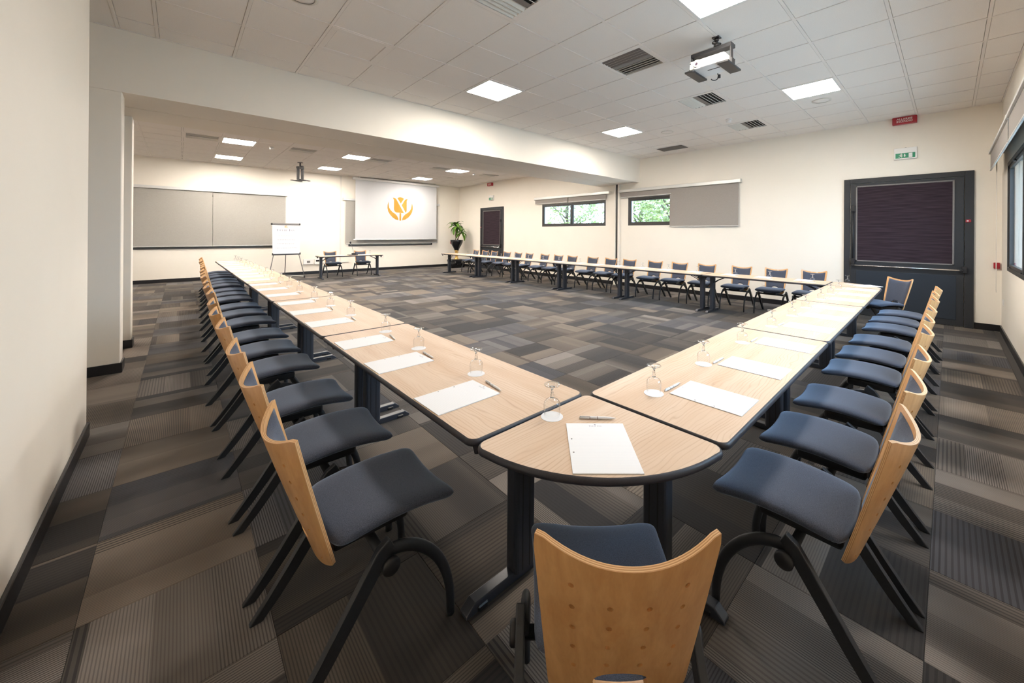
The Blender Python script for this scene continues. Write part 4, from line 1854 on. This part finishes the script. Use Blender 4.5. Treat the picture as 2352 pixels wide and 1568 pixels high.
LP = [(.36, .955, 1.49), (.435, .99, 1.57), (.42, 1.02, 1.6), (.42, 1.0, 1.55), (.42, .98, 1.5), (.40, .96, 1.5)]
for k in range(18):
    Y = 1.8 * (k // 3) + LP[k // 3][k % 3] + (jit(.012) if k > 2 else 0)
    a = jit(.03) + TL_
    setting(twl(-.232 + jit(.008), Y + .165 + jit(.012)), twl(-.435 + jit(.006), Y - .005), twl(-.262 + jit(.004), Y - .015 + jit(.02)), -pi / 2 + a, -pi / 2 + jit(.08) - .07,
            '%s place from near corner, left row' % ORD[k], 'left table row')
RP = [(.365, .905, 1.51), (.37, .94, 1.49), (.39, .95, 1.55)]
for k in range(9):
    X = 1.8 * (k // 3) + RP[k // 3][k % 3] + (jit(.01) if k > 2 else 0)
    a = jit(.03) + TH_
    setting(tw(X - .155 + jit(.01), -.205 + jit(.006)), tw(X, -.41), tw(X - .03 + jit(.01), -.238), a, jit(.05),
            '%s place from near corner, right row' % ORD[k], 'right table row')
FG = [.31, .88, 1.41, 2.05, 2.63, 3.19, 3.78, 4.33, 4.86, 5.54, 6.10, 6.65, 7.24, 7.84, 8.39, 9.12, 9.56, 10.12]
for k, y in enumerate(FG):
    X = 5.62
    gx = X - sT * y
    setting((gx + jit(.01), y), (gx + .19, y + .16), (gx + .02, y + .17), pi / 2 + TH_ + jit(.04), pi / 2 + jit(.1),
            '%s place from right end, far row' % ORD[k], 'far table row')
setting((-.268, -.055), (-.295, -.312), (-.155, -.187), radians(-43), radians(-45), 'near corner table', 'corner tables')
setting((5.80, -.08), (5.71, -.30), (5.59, -.17), radians(47), radians(45), 'far right corner table', 'corner tables')
setting((3.13, 11.72), (2.25, 11.68), None, pi, 0, 'left half of the presenter table' if 0 else 'on the presenter table, left pad', 'presenter table')
setting(None, (2.95, 11.66), None, pi + .05, 0, 'on the presenter table, right pad', 'presenter table')
for o in list(bpy.data.objects):
    if o.get('label', '') == 'round white paper coaster under the glass, on the presenter table, left pad':
        o['label'] = 'round white paper coaster under the glass on the presenter table'
    if o.get('label', '') == 'upside-down stemmed glass, on the presenter table, left pad':
        o['label'] = 'single upside-down glass at the right of the presenter table'

# gooseneck microphone on the presenter table
mic = thing('desk_microphone', 'black gooseneck microphone standing on the presenter table', 'microphone', (2.56, 11.55, TZ))
t = bmesh.new()
box(t, (-.13, -.08, 0), (.13, .08, .022), .008, 2)
box(t, (-.02, -.04, .02), (.09, .05, .07), .012, 2)
obj('base', t, mic, MAT['black_pl'])
t = bmesh.new()
tube(t, [(.03, 0, .06), (.01, 0, .16), (-.02, 0, .27), (-.06, -.01, .36)], .0055, 8)
obj('gooseneck', t, mic, MAT['grey_pl'])
t = bmesh.new()
lathe(t, [(0, -.03), (.018, -.028), (.026, -.01), (.026, .02), (.016, .036), (0, .04)], 14, (-.068, -.012, .385))
obj('capsule', t, mic, MAT['black_pl'])

# ------------------------------------------------------------------ flip chart
fc = thing('flip_chart', 'white flip chart on an easel by the back wall, printed with hotel name', 'flip chart', (.945, 12.2, 0))
TL = Matrix.Translation((0, 0, .70)) @ Matrix.Rotation(-radians(6), 4, 'X')
t = bmesh.new()
box(t, (-.335, -.005, .04), (.335, .012, .90), .004, mat=TL)
obj('board', t, fc, MAT['white'])
t = bmesh.new()
box(t, (-.345, -.03, .885), (.345, .02, .93), .008, 2, mat=TL)
obj('clamp_bar', t, fc, MAT['grey_pl'])
for s in (-1, 1):
    t = bmesh.new()
    box(t, (s * .345 - .02, -.034, .882), (s * .345 + .02, .022, .934), .006, mat=TL)
    obj('clamp_knob', t, fc, MAT['black_pl'])
t = bmesh.new()
box(t, (-.345, -.05, .0), (.345, .02, .035), .006, mat=TL)
box(t, (-.35, -.055, .0), (-.325, .02, .06), .004, mat=TL)
box(t, (.325, -.055, .0), (.35, .02, .06), .004, mat=TL)
obj('pen_tray', t, fc, MAT['black_pl'])
t = bmesh.new()
box(t, (-.335, -.009, .035), (.335, -.0055, .89), mat=TL)
pap = obj('paper_block', t, fc, MAT['paper'])
t = bmesh.new()
wordmark(t, -.235, .235, .70, .755, -.0105)
bmesh.ops.transform(t, matrix=TL, verts=t.verts)
obj('hotel_name_print', t, pap, MAT['ink_dark'])
t = bmesh.new()
emblem(t, 0, .825, .085, .085, -.0105)
bmesh.ops.transform(t, matrix=TL, verts=t.verts)
obj('emblem_print', t, pap, MAT['gold_print_pale'])
t = bmesh.new()
q = random.Random(5)
for z, w in ((.56, .19), (.44, .215), (.325, .22), (.20, .27)):
    x = -w
    while x < w:
        L = q.uniform(.02, .055)
        flat(t, [(x, z), (min(w, x + L), z), (min(w, x + L), z + .011), (x, z + .011)], -.0105)
        x += L + .012
for a, c in ((-.13, -.02), (.06, .14)):
    flat(t, [(a, .665), (c, .665), (c, .672), (a, .672)], -.0105)
bmesh.ops.transform(t, matrix=TL, verts=t.verts)
obj('small_print', t, pap, MAT['ink_pale'])
for p0, p1 in (((-.315, .0, .70), (-.43, -.05, .07)), ((.315, .0, .70), (.445, -.06, .07)), ((-.01, .03, .72), (.08, .72, .04))):
    t = bmesh.new()
    tube(t, [p0, p1], .011, 8)
    obj('leg', t, fc, MAT['grey_pl'])
for p0, p1 in (((.08, .72, .045), (.445, -.06, .055)), ((.08, .72, .045), (-.43, -.05, .055))):
    t = bmesh.new()
    tube(t, [p0, p1], (.016, .012), 8)
    obj('base_rail', t, fc, MAT['alu'])
for x, y in ((.445, -.06), (-.43, -.05), (.08, .72)):
    t = bmesh.new()
    lathe(t, [(0, -.012), (.026, -.012), (.030, -.008), (.030, .008), (.026, .012), (0, .012)], 14,
          mat=Matrix.Translation((x, y, .030)) @ Matrix.Rotation(pi / 2, 4, 'Y'))
    box(t, (x - .018, y - .02, .03), (x + .018, y + .02, .075), .004)
    obj('caster', t, fc, MAT['black_pl'])

# ------------------------------------------------------------------ potted dracaena on a black case
cs = thing('storage_case', 'glossy black case on the floor in the back corner under the plant', 'case', (6.69, 12.40, 0))
t = bmesh.new()
box(t, (-.29, -.19, .0), (.29, .19, .27), .035, 3, smooth=True)
obj('case_body', t, cs, MAT['gloss_black'])
t = bmesh.new()
box(t, (-.30, -.20, .235), (.30, .20, .335), .03, 3, smooth=True)
obj('lid', t, cs, MAT['black_pl'])
for x in (-.15, .15):
    t = bmesh.new()
    box(t, (x - .025, -.21, .20), (x + .025, -.195, .27), .005)
    obj('latch', t, cs, MAT['chrome'])
t = bmesh.new()
tube(t, [(-.07, -.205, .15), (-.07, -.235, .15), (.07, -.235, .15), (.07, -.205, .15)], .009, 8)
obj('handle', t, cs, MAT['black_pl'])
PZ = .335
pp = thing('potted_plant', 'leafy green dracaena in a black goblet pot on a gold stem, back corner', 'plant', (6.69, 12.37, PZ))
t = bmesh.new()
lathe(t, [(0, 0), (.10, 0), (.105, .012), (.085, .03), (.055, .06), (.048, .10), (.06, .16), (.075, .20), (.055, .25), (.06, .30), (.085, .33), (.085, .355), (0, .355)], 24)
obj('gold_stem', t, pp, MAT['gold'])
t = bmesh.new()
lathe(t, [(0, .352), (.085, .352), (.10, .40), (.135, .47), (.19, .56), (.235, .66), (.25, .76), (.245, .77), (.22, .77), (.215, .74), (0, .735)], 32)
obj('pot', t, pp, MAT['gloss_black'])
t = bmesh.new()
lathe(t, [(.216, .738), (.12, .752), (0, .758)], 20, close=False)
obj('soil', t, pp, MAT['soil'])
stems = [[(-.04, 0, .74), (-.05, .0, .95), (-.03, .01, 1.15), (-.02, .0, 1.36)], [(.05, .02, .74), (.09, .02, .88), (.16, .0, 1.0), (.22, -.02, 1.10)]]
for s in stems:
    t = bmesh.new()
    tube(t, s, [.024, .021, .019, .016], 8)
    obj('trunk', t, pp, MAT['trunk'])


def leaf_mesh(L, W, droop):
    bm = bmesh.new()
    n = 8
    rows = []
    for i in range(n + 1):
        f = i / n
        w = W * sin(pi * min(1, f * .93 + .07)) ** .8 * (1 if f < .98 else .1)
        a = f * droop
        # arc path in xz
        x = L * (sin(a) / droop if droop > .01 else f)
        z = -L * (1 - cos(a)) / droop
        rows.append([bm.verts.new((x, -w, z + .012 * w / W)), bm.verts.new((x, 0, z - .004)), bm.verts.new((x, w, z + .012 * w / W))])
    for i in range(n):
        for j in range(2):
            bm.faces.new([rows[i][j], rows[i + 1][j], rows[i + 1][j + 1], rows[i][j + 1]]).smooth = True
    return mesh(bm, MAT['leaf'], 'leaf')


LM = [leaf_mesh(.50, .058, 1.7), leaf_mesh(.46, .064, 2.1), leaf_mesh(.40, .060, 1.3)]
q = random.Random(11)
for (cx, cy, cz, nl, sc_) in ((-.02, 0, 1.36, 26, 1.0), (.22, -.02, 1.10, 16, .76)):
    for k in range(nl):
        el = 1.15 - 1.25 * (k / nl) + q.uniform(-.12, .12)
        o = obj('leaf', LM[k % 3], pp, loc=(cx, cy, cz - .10 * k / nl), rot=(q.uniform(-.3, .3), -el, k * 2.4 + q.uniform(-.2, .2)))
        s = sc_ * q.uniform(.8, 1.08)
        o.scale = (s, s * 1.1, s)

# ------------------------------------------------------------------ outside the windows
b = bmesh.new()
box(b, (-40, -45, -.5), (70, 55, -.16))
g = struct('trim_2', b, MAT['bounce_ground'])
g.name = 'ground'


def tree(x, y, h, r, label, seed):
    o = thing('garden_tree', label, 'tree', (x, y, -.16), 0, 'trees outside the end-wall windows')
    q = random.Random(seed)
    t = bmesh.new()
    tube(t, [(0, 0, 0), (.1, .05, h * .3), (.0, .1, h * .6), (.05, 0, h * .85)], [.16, .13, .09, .04], 8)
    for k in range(5):
        a = k * 1.3
        tube(t, [(.03, .05, h * (.35 + .08 * k)), (r * .6 * cos(a), r * .6 * sin(a), h * (.55 + .08 * k))], [.05, .02], 6)
    obj('trunk', t, o, MAT['bark'])
    t = bmesh.new()
    for k in range(5200):
        u, v = q.uniform(-1, 1), q.uniform(0, 2 * pi)
        rr = q.uniform(.55, 1.0) ** .5
        w = sqrt(1 - u * u) * rr
        lump = 1 + .22 * sin(3 * v + 5 * u)
        c = Vector((r * w * cos(v) * lump, r * w * sin(v) * lump, h * .62 + h * .42 * u * rr))
        d1 = Vector((q.uniform(-1, 1), q.uniform(-1, 1), q.uniform(-1, 1))).normalized()
        d2 = d1.orthogonal().normalized()
        s = q.uniform(.04, .08)
        t.faces.new([t.verts.new(c + d1 * s * 1.5), t.verts.new(c + d2 * s * .7), t.verts.new(c - d1 * s * 1.5), t.verts.new(c - d2 * s * .7)])
    obj('foliage', t, o, MAT['treeleaf'], kind='stuff')


tree(13.0, 12.2, 4.4, 1.8, 'pale green tree filling the left pane of the two-pane window', 1)
tree(14.0, 8.5, 4.0, 1.3, 'pale green tree in the right pane of the two-pane window', 2)
tree(12.0, 5.9, 4.6, 1.4, 'pale green tree seen in the window right of the partition post', 3)
tree(11.5, -5.5, 4.4, 1.7, 'pale tree outside the window wall at the right edge', 4)
